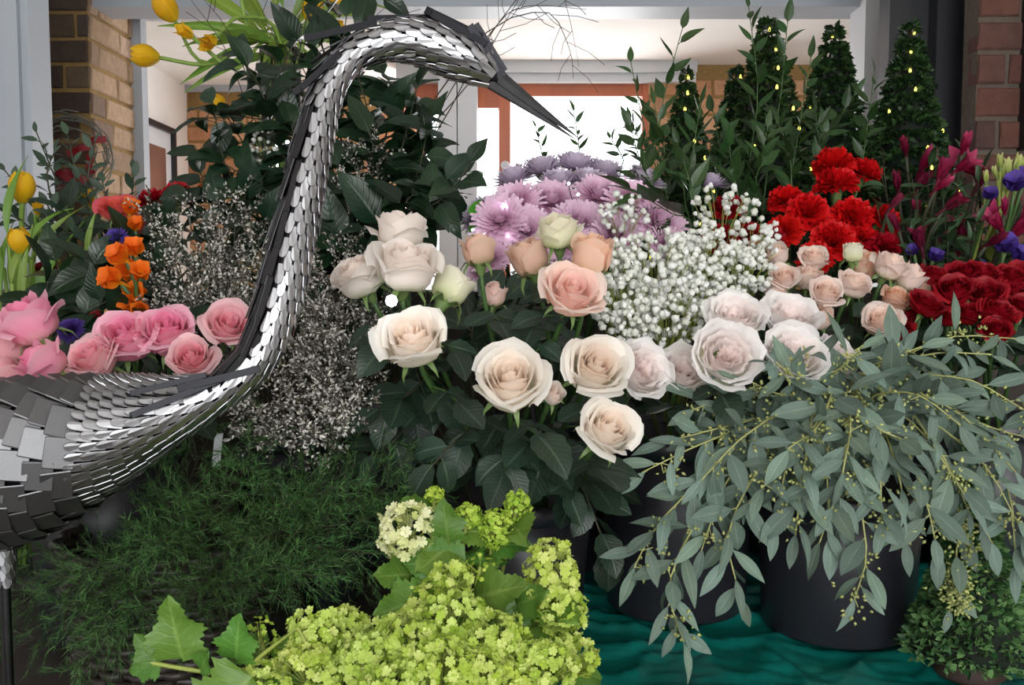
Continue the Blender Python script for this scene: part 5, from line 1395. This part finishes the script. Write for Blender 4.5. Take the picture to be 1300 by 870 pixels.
for pts, n in [([(1000, 530, 1.18), (930, 540, 1.1), (850, 560, 1.08)], 15), ([(980, 540, 1.16), (900, 560, 1.08), (815, 600, 1.07)], 13), ([(1000, 510, 1.2), (930, 505, 1.14), (880, 520, 1.12)], 13), ([(1010, 540, 1.16), (960, 600, 1.06), (925, 680, 1.04), (940, 760, 1.04)], 18),
        ([(1040, 530, 1.16), (1000, 590, 1.06), (985, 670, 1.04)], 15), ([(1060, 520, 1.14), (1050, 590, 1.04), (1055, 680, 1.02)], 15), ([(1080, 520, 1.14), (1085, 600, 1.05), (1100, 700, 1.02), (1085, 760, 1.01)], 13), ([(1100, 520, 1.14), (1140, 600, 1.06), (1150, 690, 1.04)], 15),
        ([(1110, 510, 1.16), (1190, 570, 1.08), (1230, 650, 1.06)], 16), ([(1120, 500, 1.18), (1210, 520, 1.12), (1290, 600, 1.10)], 16), ([(1120, 490, 1.2), (1220, 480, 1.14), (1300, 520, 1.12)], 15), ([(1110, 480, 1.2), (1180, 450, 1.16), (1260, 450, 1.14)], 13),
        ([(1080, 480, 1.18), (1120, 460, 1.14), (1170, 440, 1.13)], 12), ([(1060, 490, 1.16), (1070, 465, 1.12), (1090, 445, 1.11)], 10), ([(1040, 500, 1.16), (1010, 480, 1.1), (985, 460, 1.08)], 12), ([(1030, 510, 1.16), (985, 500, 1.1), (945, 480, 1.09)], 11),
        ([(1060, 500, 1.12), (1040, 540, 1.04), (1000, 570, 1.01)], 13), ([(1090, 500, 1.12), (1110, 540, 1.04), (1150, 560, 1.02)], 13), ([(1070, 500, 1.12), (1080, 540, 1.03), (1070, 600, 1.0)], 13), ([(1130, 520, 1.16), (1240, 580, 1.1), (1300, 680, 1.08)], 15),
        ([(1100, 510, 1.16), (1160, 500, 1.08), (1220, 540, 1.05)], 13), ([(1020, 520, 1.16), (950, 550, 1.05), (890, 610, 1.03)], 13), ([(1050, 520, 1.14), (1020, 560, 1.05), (950, 640, 1.02)], 13), ([(1120, 520, 1.14), (1170, 620, 1.04), (1190, 700, 1.02)], 13),
        ([(1010, 530, 1.15), (930, 600, 1.08), (890, 700, 1.05)], 15), ([(1060, 490, 1.2), (1030, 470, 1.15), (1030, 450, 1.12)], 9), ([(1150, 500, 1.2), (1250, 540, 1.16), (1320, 560, 1.14)], 13), ([(1040, 520, 1.12), (1020, 600, 1.03), (1010, 680, 1.03)], 14), ([(1075, 520, 1.12), (1070, 600, 1.02), (1040, 690, 1.02)], 14), ([(1095, 520, 1.12), (1115, 590, 1.03), (1120, 660, 1.02)], 14), ([(1130, 500, 1.15), (1200, 590, 1.06), (1260, 690, 1.05)], 16), ([(1150, 500, 1.18), (1270, 600, 1.12), (1290, 720, 1.10)], 14), ([(1120, 480, 1.22), (1200, 430, 1.18), (1290, 430, 1.17)], 14)]:
    x_, y_ = pts[-1][:2]
    lab = ('eucalyptus branch rising against the white garden roses' if y_ < 530 and x_ < 1100 else 'eucalyptus branch rising towards the dark red roses' if y_ < 530 else 'eucalyptus branch leaning out past the lowest cream rose' if x_ < 960
           else 'eucalyptus branch spilling over the rim of its black bucket' if x_ < 1160 else 'eucalyptus branch hanging above the clipped topiary cone')
    euc(pts, n, er.uniform(0.055, 0.066), lab)

# ------------------------------------------------------------------ green fillers behind
fr = random.Random(33)
# tall ruscus stems
RB = BK['mum']; RUS = 'tall ruscus stem with pointed green leaves'
def to_bucket(foot, pts, bow=0.0):
    f = foot + Vector((fr.uniform(-.05, .05), fr.uniform(-.05, .05), 0.02)); top = P(*pts[0])
    return [f, f.lerp(top, 0.55) + Vector((0, 0.02, 0.02))] + [P(*q) for q in pts]
def ruscus(pts, n, size, label, foot, group=None, start=0.45, spread=45):
    branch('ruscus_branch', label, 'branch', group, to_bucket(foot, pts), LF_RUSC, M_['leaf_ruscus'], M_['stem'], n, size, start, spread, 0.0, 0.002, fr.randint(0, 9999), 0.5, 0.25)
GR_ = 'ruscus stems before the little trees'
ruscus([(840, 260, 1.62), (838, 150, 1.62), (868, 30, 1.62)], 15, 0.058, 'ruscus stem whose tip leaves stand against the white ceiling beside the window', BK['gyp'])
ruscus([(850, 280, 1.6), (822, 180, 1.6), (800, 75, 1.62)], 18, 0.042, 'small-leaved ruscus stem against the bright window edge', BK['gyp'])
ruscus([(950, 250, 1.7), (962, 120, 1.7), (950, 5, 1.7)], 18, 0.055, 'ruscus stem reaching above the tallest little tree', BK['car'])
ruscus([(970, 250, 1.68), (990, 130, 1.68), (1000, 25, 1.68)], 18, 0.055, 'ruscus stem leaning towards the second little tree', BK['car'])
ruscus([(1000, 260, 1.66), (1015, 160, 1.66), (1030, 70, 1.66)], 16, 0.05, 'ruscus stem rising between two little trees', BK['car'])
for q in [[(850, 270, 1.55), (845, 200, 1.55), (830, 130, 1.56)], [(870, 260, 1.6), (880, 190, 1.6), (890, 130, 1.6)], [(835, 250, 1.5), (815, 210, 1.5), (800, 160, 1.5)], [(940, 270, 1.6), (930, 220, 1.6), (925, 170, 1.6)], [(1040, 200, 1.75), (1060, 160, 1.75), (1085, 120, 1.75)], [(1005, 240, 1.62), (1000, 190, 1.62), (985, 150, 1.62)],
          [(1090, 230, 1.7), (1100, 170, 1.7), (1110, 90, 1.7)], [(960, 250, 1.6), (965, 210, 1.58), (975, 160, 1.58)], [(880, 270, 1.5), (875, 230, 1.5), (860, 180, 1.5)], [(910, 260, 1.62), (915, 200, 1.62), (905, 140, 1.65)], [(1030, 240, 1.66), (1040, 200, 1.66), (1035, 140, 1.68)]]:
    ruscus(q, 15, 0.052, 'leafy ruscus stem in the thicket before the little lit trees', BK['car'], GR_)
for q in [[(700, 250, 1.58), (690, 205, 1.6), (680, 160, 1.6)], [(730, 230, 1.58), (735, 190, 1.6), (728, 140, 1.6)], [(785, 230, 1.58), (790, 200, 1.6), (770, 170, 1.6)], [(810, 220, 1.58), (815, 190, 1.6), (800, 150, 1.6)]]:
    ruscus(q, 8, 0.03, 'thin sprig of small pointed leaves against the bright window', RB, 'sprigs against the window', 0.72, 50)
branch('ruscus_branch', 'stem with long dark leaves lying over the lilac chrysanthemums', 'branch', None, to_bucket(BK['gyp'], [(880, 300, 1.4), (850, 270, 1.38), (800, 240, 1.36)]), LF_RUSC, M_['leaf_ruscus'], M_['stem'], 9, 0.085, 0.6, 40, 0.1, 0.002, 77)

# dark glossy foliage behind the heron's neck
DL = 'dark glossy-leaved branch behind the heron\'s neck'
def DARKLAB(x, y):
    if y < 90: return 'dark glossy-leaved branch climbing into the tulip stems'
    if x < 320: return 'dark glossy-leaved branch hanging out towards the white wall and picture'
    if x > 500: return 'dark glossy-leaved branch between the heron\'s head and the white double post'
    return DL
dk_ = BK['dark']
def dark(pts, n, size, label=DL, group='dark glossy branches', foot=None, start=0.35, spread=65, grav=0.25, shapes=None, mat='leaf_dark'):
    branch('leafy_branch', label, 'branch', group, to_bucket(foot or dk_, pts), shapes or LF_DARK, M_[mat], M_['stem_dark'], n, size, start, spread, grav, 0.0028, fr.randint(0, 9999), 0.6, 0.2)
for pts, n, s in [([(420, 300, 1.6), (360, 200, 1.58), (330, 110, 1.58), (300, 70, 1.6)], 18, .075), ([(400, 300, 1.6), (320, 230, 1.56), (250, 190, 1.55)], 16, .07), ([(390, 310, 1.55), (300, 270, 1.52), (240, 250, 1.52)], 14, .07), ([(420, 280, 1.62), (350, 160, 1.6), (245, 150, 1.6)], 16, .07),
        ([(440, 260, 1.62), (420, 150, 1.6), (400, 60, 1.6)], 17, .075), ([(470, 260, 1.62), (470, 160, 1.6), (450, 80, 1.62)], 17, .08), ([(490, 270, 1.6), (510, 190, 1.58), (530, 110, 1.6)], 17, .08), ([(500, 270, 1.56), (530, 220, 1.54), (545, 150, 1.55)], 14, .08), ([(480, 280, 1.56), (480, 220, 1.52), (470, 170, 1.52)], 13, .085),
        ([(500, 290, 1.5), (540, 260, 1.46), (565, 230, 1.46)], 12, .085), ([(450, 300, 1.55), (440, 260, 1.5), (430, 210, 1.5)], 13, .08), ([(400, 330, 1.5), (350, 300, 1.46), (310, 260, 1.46)], 12, .08), ([(430, 340, 1.5), (430, 310, 1.46), (410, 270, 1.46)], 11, .08), ([(350, 310, 1.56), (290, 220, 1.56), (270, 130, 1.58)], 15, .07),
        ([(480, 310, 1.48), (500, 280, 1.45), (520, 250, 1.44)], 11, .09), ([(380, 240, 1.62), (340, 140, 1.62), (370, 60, 1.64)], 14, .075), ([(420, 200, 1.62), (430, 90, 1.62), (440, 20, 1.64)], 13, .075), ([(420, 220, 1.66), (380, 100, 1.66), (390, 20, 1.66)], 13, .08), ([(440, 290, 1.58), (390, 220, 1.56), (370, 160, 1.56)], 14, .08), ([(470, 250, 1.66), (500, 140, 1.66), (490, 95, 1.66)], 12, .08),
        ([(380, 300, 1.7), (320, 200, 1.72), (290, 150, 1.72)], 14, .085), ([(420, 300, 1.72), (400, 200, 1.74), (350, 100, 1.74)], 15, .085), ([(500, 300, 1.7), (520, 230, 1.7), (545, 190, 1.7)], 14, .085), ([(480, 260, 1.7), (450, 150, 1.7), (420, 110, 1.7)], 14, .085), ([(510, 290, 1.66), (540, 200, 1.68), (520, 140, 1.7)], 14, .085), ([(340, 330, 1.64), (280, 280, 1.64), (255, 220, 1.64)], 14, .08)]:
    x_, y_ = pts[-1][:2]
    dark(pts, int(n * 1.5), s * 1.05, DARKLAB(x_, y_), 'dark glossy branches')
dark([(500, 290, 1.46), (548, 262, 1.44), (578, 235, 1.42), (598, 205, 1.42)], 7, .075, 'single dark shoot with curled leaves crossing the white double post', None, start=0.55)
dark([(520, 290, 1.44), (590, 285, 1.42), (620, 262, 1.42)], 6, .04, 'bright green shoot at the foot of the white double post', None, start=0.75, mat='leaf_bright')
dark([(420, 100, 1.68), (400, 20, 1.7), (440, -10, 1.7), (490, 0, 1.68)], 9, .09, 'branch of big oval dark leaves above the heron\'s head', None, start=0.5)
for q in [[(560, 430, 1.3), (540, 400, 1.28), (500, 390, 1.26)], [(600, 430, 1.28), (620, 400, 1.26), (640, 380, 1.26)], [(560, 480, 1.2), (520, 500, 1.14), (480, 520, 1.12)], [(620, 540, 1.2), (580, 560, 1.1), (550, 590, 1.08)], [(700, 540, 1.2), (690, 570, 1.1), (720, 620, 1.08)], [(700, 560, 1.16), (740, 620, 1.1), (770, 700, 1.08)],
          [(640, 520, 1.2), (650, 560, 1.1), (640, 600, 1.06)], [(560, 500, 1.22), (500, 560, 1.16), (470, 580, 1.16)], [(580, 470, 1.24), (560, 450, 1.22), (540, 480, 1.2)], [(680, 460, 1.26), (690, 430, 1.24), (700, 440, 1.2)], [(600, 500, 1.22), (600, 420, 1.2), (610, 380, 1.2)]]:
    dark(q, 9, .062, 'dark rose foliage spray hanging below the cream roses' if q[-1][1] > 520 else 'dark rose foliage spray between the cream and blush roses', 'rose foliage sprays', BK['white'], 0.5, 60, 0.2, LF_ROSE, 'leaf_rose')
# big dim leaves on the left, olive-leaved sprigs
for q in [[(120, 420, 1.42), (90, 380, 1.38), (70, 330, 1.36)], [(140, 400, 1.42), (130, 360, 1.36), (110, 330, 1.34)], [(110, 430, 1.36), (110, 400, 1.3), (140, 380, 1.28)], [(90, 430, 1.38), (60, 400, 1.34), (60, 360, 1.32)], [(160, 380, 1.5), (190, 320, 1.48), (200, 280, 1.5)], [(170, 360, 1.55), (210, 300, 1.54), (230, 260, 1.55)],
          [(130, 350, 1.55), (100, 300, 1.52), (90, 270, 1.52)], [(150, 420, 1.32), (190, 410, 1.26), (230, 400, 1.25)], [(160, 380, 1.44), (170, 330, 1.4), (200, 340, 1.38)], [(200, 400, 1.5), (250, 330, 1.5), (290, 300, 1.5)], [(250, 400, 1.5), (310, 350, 1.48), (340, 330, 1.48)]]:
    dark(q, 11, .085, 'dim broad-leaved branch between the pink roses and the brick pier', 'dim broad-leaved branches', X_)
for q in [[(110, 320, 1.6), (80, 250, 1.6), (45, 165, 1.62)], [(120, 320, 1.6), (110, 240, 1.6), (120, 180, 1.62)], [(140, 320, 1.6), (165, 260, 1.6), (170, 215, 1.62)], [(100, 320, 1.58), (50, 270, 1.56), (5, 215, 1.58)], [(90, 320, 1.58), (60, 230, 1.58), (70, 190, 1.6)], [(130, 300, 1.6), (100, 230, 1.6), (85, 170, 1.62)], [(150, 320, 1.6), (140, 280, 1.58), (130, 230, 1.6)], [(90, 330, 1.55), (40, 290, 1.52), (10, 270, 1.5)], [(120, 330, 1.52), (80, 290, 1.5), (60, 260, 1.5)]]:
    dark(q, 17, .034, 'small-leaved grey-green sprig in front of the brick pier', 'small-leaved sprigs', X_, 0.5, 50, 0.0, LF_OLIVE, 'leaf_olive')

# ------------------------------------------------------------------ little lit trees
M_['tree'] = stuff_mat('tree_leaves', srgb(24, 44, 26), srgb(60, 88, 44), 0.45, 0.1, 0.15)
M_['topiary'] = stuff_mat('topiary_leaves', srgb(44, 84, 48), srgb(110, 150, 92), 0.5, 0.15, 0.1)
M_['bulb'] = emit('warm_bulb', (1.0, 0.88, 0.16, 1), 1.6)
M_['bulb_white'] = emit('white_led', (0.85, 0.9, 1.0, 1), 14.0)
BULB = MB().lathe([(0, -0.004), (0.0025, -0.003), (0.003, 0), (0.002, 0.004), (0, 0.006)], 8).mesh('bulb')
M_['tree_core'] = plain('tree_core', srgb(20, 30, 20), 0.9)
def tree_variant(seed, H=0.6, R=0.13, n=9000, leaf=0.0125, tiers=14):
    r = np.random.default_rng(seed)
    f = r.uniform(0, 1, n) ** 0.62                                   # 0 top .. 1 bottom
    f = (np.floor(f * tiers) + 0.15 + 0.7 * r.uniform(0, 1, n) ** 1.4) / tiers
    a = r.uniform(0, 2 * np.pi, n); wob = 1 + 0.05 * np.sin(a * 3 + seed)
    frac = (f * tiers) % 1.0
    rad = R * (f * 0.95 + 0.05) * (0.86 + 0.2 * frac) * wob * r.uniform(0.85, 1.03, n)
    pos = np.stack([rad * np.cos(a), rad * np.sin(a), H * (1 - f) + 0.03], 1)
    d = np.stack([np.cos(a), np.sin(a), r.uniform(-0.5, 0.9, n)], 1) + r.normal(size=(n, 3)) * 0.5
    s = r.uniform(0.7, 1.25, n) * leaf
    return scatter(QUAD[0], QUAD[1], pos, dirs_to_M(d, np.stack([s * 0.75, s, s], 1)), 'foliage', False, r.uniform(0, 1, n)), H
def tree(px, ytop, D, label, group, me, H0, H, R0, foot_z, bulbs, mat='tree', pot=True, seed=0):
    top = P(px, ytop, D); base = Vector((top.x, top.y, foot_z)); ht = top.z - foot_z
    o = thing('topiary_tree' if not bulbs else 'miniature_tree', label, 'tree', base, group)
    s = ht / (H0 + 0.03)
    ob('foliage', me, M_[mat], o, Matrix.Diagonal((R0, R0, s, 1)), 'stuff')
    ob('trunk', MB().tube([(0, 0, 0), (0, 0, ht * 0.97)], [0.012, 0.003], 6).mesh('trunk'), M_['twig'], o)
    ob('core', MB().lathe([(0.0, ht * 0.97), ((0.10 if bulbs else 0.075) * R0, 0.035), (0, 0.035)], 14).mesh('core'), M_['tree_core'], o)
    ob('tree_base', MB().lathe([(0, 0), (0.04, 0), (0.044, 0.006), (0.036, 0.03), (0, 0.03)], 16).mesh('base'), M_['twig'], o)
    rr = random.Random(seed + int(px))
    for k in range(bulbs):
        f = 0.05 + 0.8 * k / max(bulbs - 1, 1); a = rr.uniform(-2.9, -0.2)
        rad = 0.135 * R0 * f + 0.004
        ob('bulb', BULB, M_['bulb'], o, Matrix.Translation((rad * math.cos(a), rad * math.sin(a), ht * (1 - f))) )
    return o
TREES = [tree_variant(i) for i in range(3)]
tree(872, 85, 1.95, 'narrow little lit tree beside the window', None, TREES[0][0], .6, .6, 0.78, ZT2, 12)
tree(935, 84, 2.08, 'unlit-looking little tree before the lit brick', None, TREES[1][0], .6, .6, 0.95, ZT2, 3)
tree(975, 22, 1.98, 'tallest little tree with yellow lights', None, TREES[2][0], .6, .6, 1.2, ZT2, 12)
tree(1060, 30, 2.05, 'little tree in front of the white post', None, TREES[0][0], .6, .6, 1.2, ZT2, 4)
tree(1156, 26, 1.98, 'little lit tree against the dark door', None, TREES[1][0], .6, .6, 1.15, ZT2, 12)
TOP = tree_variant(9, 0.24, 0.082, 4600, 0.0112, 10)
tree(1238, 615, 1.17, 'clipped green topiary cone standing on the teal sheet beside the black bucket', None, TOP[0], .24, .24, 1.0, ZT + 0.012, 0, 'topiary')

# ------------------------------------------------------------------ tulips
M_['tulip'] = petal_mat('tulip_yellow', srgb(222, 190, 40), srgb(238, 190, 30), srgb(246, 200, 50), 0.5, 0.35, 0.06)
TULP = []
def tulip_petal(L0=0.05, W=0.02):
    V = []; F_ = []; T_ = []; n = 7
    for i in range(n + 1):
        v = i / n; rad = 0.021 * math.sin(math.pi * (0.08 + 0.78 * v)) ** 0.8; z = L0 * v
        half = 1.0 * math.sin(math.pi * min(0.18 + 0.72 * v, 1)) ** 0.6
        if i == n: half *= 0.35
        for j in range(5):
            a = (j - 2) / 2 * half; V.append((rad * math.cos(a), rad * math.sin(a), z)); T_.append(v)
    for i in range(n):
        for j in range(4): q = i * 5 + j; F_.append((q, q + 1, q + 6, q + 5))
    return mesh('petal', V, F_, True, T_)
TULP = tulip_petal()
RUFF = tepal_mesh(0.034, 0.011, 0.5, 0.4)
def tulip(px, py, D, s, axis, foot, label, group=None, ruffled=False, mid=None, lean=0.10):
    rr = random.Random(int(px + py)); ax = cdir(axis); sc = s * D / F / 0.046; head = P(px, py, D) - ax * 0.022 * sc
    m = zframe(head, ax, rr.uniform(0, 6), sc); inv = m.inverted(); o = thing('tulip', label, 'tulip', m, group)
    if ruffled:
        for k in range(12): ob('petal', RUFF, M_['tulip'], o, Matrix.Rotation(k * 2.4, 4, 'Z') @ Matrix.Rotation(rr.uniform(-.3, .3), 4, 'Y') @ Matrix.Scale(rr.uniform(.8, 1.2), 4))
    else:
        for k in range(6): ob('petal', TULP, M_['tulip'], o, Matrix.Rotation(k * math.pi / 3, 4, 'Z') @ Matrix.Scale(1.0 if k % 2 else 0.92, 4))
    f = foot + Vector((rr.uniform(-.02, .02), rr.uniform(-.02, .02), 0.02))
    rim = mid if mid is not None else foot + Z * 0.3
    path = curve([head, head - ax * lean, rim + Vector((rr.uniform(-.02, .02), rr.uniform(-.02, .02), 0)), f], 14)
    ob('stem', MB().tube([inv @ p for p in path], 0.0042 / sc, 6).mesh('stem'), M_['stem_tulip'], o)
    for k in range(1):
        p, tn = at_path(path, rr.uniform(0.5, 0.66)); d = (head - p).normalized() + Vector((rr.uniform(-.7, .7), rr.uniform(-.4, .4), rr.uniform(-.1, .6)))
        ob('leaf', LF_TULIP[k], M_['leaf_tulip'], o, inv @ frame(p, d, Z * 0.3 + CDIR, rr.uniform(0.16, 0.26)))
M_['stem_tulip'] = plain('stem_tulip', srgb(130, 160, 70), 0.5)
trim_z = zat(62, TV.y); TM = Vector((TV.x, TV.y, trim_z - 0.01))
tulip(212, 12, 1.95, 34, (-.5, .75, .3), TV, 'large yellow tulip bloom leaning out against the grey header beam', None, False, TM)
tulip(186, 71, 1.95, 32, (-.9, .05, .3), TV, 'yellow tulip bloom bending furthest towards the brick pier', None, False, TM)
tulip(232, 38, 1.92, 30, (-.7, .5, .3), TV, 'small ruffled yellow bloom beside the large tulip', None, True, TM)
tulip(262, 56, 1.9, 36, (-.3, -.5, .5), TV, 'drooping ruffled yellow bloom under the tulips', None, True, TM)
tulip(396, 14, 2.0, 30, (.3, .8, .2), TV, 'yellow tulip bloom among the pale tulip leaves', 'tulips over the vase', False, TM)
tulip(432, 2, 2.0, 32, (.5, .7, .2), TV, 'yellow tulip bloom among the pale tulip leaves', 'tulips over the vase', False, TM)
tulip(300, -25, 2.0, 30, (-.2, .9, .2), TV, 'yellow tulip rising past the header beam', None, False, TM)
tulip(425, 40, 2.05, 26, (.7, .4, .3), TV, 'yellow tulip bloom half behind the dark leaves', None, False, TM)
tulip(278, 130, 2.0, 20, (-.3, .2, .5), TV, 'dull small yellow bloom in front of the far brick', None, False, TM)
LM = LV + Z * 0.30
tulip(28, 240, 1.5, 36, (.1, .95, .2), LV, 'yellow tulip standing upright against the pale door frame', None, False, LM, 0.06)
tulip(26, 308, 1.45, 32, (-.1, .9, .4), LV, 'lower yellow tulip in the glass vase at the door frame', None, False, LM, 0.04)
tulip(112, 250, 1.62, 26, (-.1, .9, .4), X_, 'ruffled yellow bloom before the brick pier', None, True, X_ + Z * .3, 0.06)
tulip(122, 262, 1.64, 22, (.2, .9, .3), X_, 'small yellow bloom tucked beside the coral rose', None, True, X_ + Z * .3, 0.06)
tulip(48, 262, 1.55, 22, (.2, .9, .3), LV, 'small yellow bloom behind the upright tulip', None, True, LM, 0.05)
# loose leaf blades of the tulips
for i, (x, y, D, dx, dy, s) in enumerate([(330, 40, 2.06, -.8, .62, .28), (340, 35, 2.06, -.5, .85, .26), (350, 20, 2.02, .1, 1, .26), (370, 30, 2.0, .5, .8, .28), (380, 40, 2.0, .8, .55, .25), (320, 55, 2.04, -.85, -.45, .18), (345, 50, 2.06, -1, .3, .22), (390, 30, 2.0, .9, .3, .2), (360, 10, 2.05, -.2, 1, .2),
        (10, 300, 1.46, .1, 1, .14), (25, 330, 1.45, .4, .8, .13), (5, 340, 1.46, -.2, .9, .14), (40, 330, 1.46, .5, .7, .12), (15, 360, 1.45, .2, .9, .12), (30, 400, 1.45, .1, 1, .14), (2, 400, 1.45, 0, 1, .16), (95, 350, 1.5, .7, .4, .11), (110, 330, 1.5, .2, .9, .1), (70, 330, 1.5, -.4, .8, .1), (85, 300, 1.52, .1, 1, .1)]):
    b_ = P(x, y, D); foot = TV if x > 300 else (LV if x < 60 else X_)
    o = thing('tulip_leaf', 'long pale green tulip leaf fanning from the tall glass vase' if x > 300 else ('yellow-green tulip leaf in the glass vase by the door frame' if x < 60 else 'yellow-green strap leaf under the coral rose'), 'leaf', b_, 'tulip leaves in the tall vase' if x > 300 else ('tulip leaves by the door frame' if x < 60 else 'strap leaves'))
    d = cdir((dx, dy, 0.15)); ob('blade', LF_TULIP[i % 3], M_['leaf_tulip'], o, frame(Vector((0, 0, 0)), d, CDIR + Z * 0.3, s))
    f = foot + Z * 0.03 - b_
    rim = (TM if x > 300 else foot + Z * 0.28) - b_
    ob('stalk', MB().tube(curve([Vector((0, 0, 0)), rim * 0.9, f], 8), 0.003, 5).mesh('stalk'), M_['stem_tulip'], o)

# ------------------------------------------------------------------ bare twigs
def twig(label, pts, group, seed, foot, nside=7, r=0.0018, ln=0.09):
    rr = random.Random(seed); path = curve(pts, 16); base = Vector(path[0]); o = thing('bare_twig', label, 'twig', base, group)
    mb = MB().tube([p - base for p in path], [r * (1 - 0.75 * i / 16) for i in range(17)], 5)
    for k in range(nside):
        p, tn = at_path(path, 0.5 + 0.48 * k / nside); side = tn.cross(CDIR).normalized() * (1 if k % 2 else -1)
        d = (tn + side * 0.8 + Vector((0, rr.uniform(-.3, .3), 0))).normalized(); l2 = ln * rr.uniform(0.5, 1.2)
        q = p + d * l2; mb.tube([p - base, p + d * l2 * 0.5 + side * 0.006 - base, q - base], 0.0007, 4, False)
    ob('stem', mb.mesh('twig'), M_['twig'], o)
tf = dk_ + Z * 0.02
for i, q in enumerate([[(560, 160, 1.75), (625, 40, 1.75), (668, 8, 1.75), (745, 12, 1.75)], [(600, 100, 1.78), (640, 30, 1.78), (665, -10, 1.78)], [(600, 60, 1.76), (690, 15, 1.76), (722, 60, 1.76), (728, 100, 1.76)]]):
    twig('thin bare twig against the white ceiling beyond the heron\'s head', [tf, P(500, 260, 1.72)] + [P(*a) for a in q], 'bare twigs at the ceiling', i, tf)
twig('bare forked twig dangling against the white ceiling', [tf, P(540, 200, 1.75), P(640, 20, 1.72), P(700, -30, 1.7), P(722, 20, 1.7), P(735, 85, 1.7)], None, 8, tf, 4, 0.0014, 0.07)
for i, q in enumerate([[(330, 160, 1.9), (285, 60, 1.88), (235, -10, 1.88)], [(340, 150, 1.9), (290, 40, 1.88), (250, -10, 1.88)], [(380, 120, 1.9), (345, 40, 1.88), (320, -10, 1.88)], [(400, 110, 1.9), (395, 40, 1.88), (380, -10, 1.88)], [(430, 110, 1.9), (460, 40, 1.88), (500, 0, 1.88)]]):
    twig('bare dark twig arching through the tulip stems', [TV + Vector((0.0, -0.01, 0.02)), TM + Vector((0.0, 0, 0))] + [P(*a) for a in q], 'bare twigs among the tulips', 20 + i, TV, 4)

# ------------------------------------------------------------------ twig wreath with red ribbon on the pier
wc = PY(88, 200, YO - 0.05); wo = thing('twig_wreath', 'grey twig wreath with red ribbon strips hanging on the brick pier', 'wreath', wc)
wr_ = random.Random(4)
for k in range(26):
    mbw = MB(); a0 = wr_.uniform(0, 6.28); R0 = 0.105 + wr_.uniform(-.03, .03); pts = []
    for i in range(13):
        a = a0 + i * 0.22; rr_ = R0 + wr_.uniform(-.006, .006); pts.append((rr_ * math.cos(a), wr_.uniform(-.02, .012), rr_ * math.sin(a)))
    ob('withy', mbw.tube(pts, 0.0022, 4).mesh('withy'), M_['twig_grey'], wo)
M_['ribbon'] = plain('red_ribbon', srgb(140, 14, 26), 0.5, nscale=20)
for (x, y, dx, dy, l) in [(60, 208, .7, -.5, .10), (80, 218, .9, -.35, .09), (85, 195, .9, .3, .08), (108, 180, 1, .15, .06), (112, 195, .15, -1, .06), (76, 235, .1, -1, .07), (52, 255, .1, -1, .09), (60, 250, -.1, -1, .08), (84, 272, .1, -1, .06)]:
    p = PY(x, y, YO - 0.09) - wc; d = cdir((dx, dy, 0)); e = p + d * l
    mbr = MB(); side = d.cross(CDIR).normalized() * 0.010
    n = 5
    for i in range(n + 1):
        q = p.lerp(e, i / n) + Vector((0, 0.008 * math.sin(i * 1.7), 0))
        mbr.v += [tuple(q - side), tuple(q + side)]
    mbr.f = [(2 * i, 2 * i + 1, 2 * i + 3, 2 * i + 2) for i in range(n)]
    ob('ribbon', mbr.mesh('ribbon'), M_['ribbon'], wo)

# ------------------------------------------------------------------ small lights and tag
def led(px, py, D, label, s, foot, group=None):
    c = P(px, py, D); o = thing('fairy_light', label, 'light', c, group)
    ob('bulb', MB().lathe([(0, -0.007 * s), (0.005 * s, -0.005 * s), (0.007 * s, 0), (0.005 * s, 0.005 * s), (0, 0.007 * s)], 14).mesh('bulb'), M_['bulb_white'], o)
    f = foot - c; ob('wire', MB().tube(curve([Vector((0, 0, -0.005 * s)), Vector((0.005, 0.05, -0.01)), Vector((0.02, 0.10, -0.10)), f], 10), 0.0008, 4).mesh('wire'), M_['stem_dark'], o)
led(497, 382, 1.02, 'bright white bulb glowing between the ivory roses', 0.95, W + Z * 0.05)
for (x, y) in [(640, 262), (722, 233), (734, 247), (600, 292), (645, 300)]:
    led(x, y, 1.36, 'tiny white fairy light among the lilac chrysanthemums', 0.3, BK['mum'] + Z * 0.05, 'fairy lights in the chrysanthemums')
tg = thing('plant_tag', 'narrow white plastic plant tag standing in the fern under the heron\'s chest', 'tag', P(276, 572, 1.16))
ob('tag_strip', MB().box((-0.005, -0.0006, -0.022), (0.005, 0.0006, 0.022)).mesh('tag', False), M_['white_paint'], tg, Matrix.Rotation(0.12, 4, 'Y'))
pt = Vector((FERN.x, FERN.y, ZB + 0.03)) - P(276, 572, 1.16)
ob('tag_stake', MB().tube([Vector((0, 0, -0.02)), pt], 0.0012, 4).mesh('stake'), M_['stem_dark'], tg)
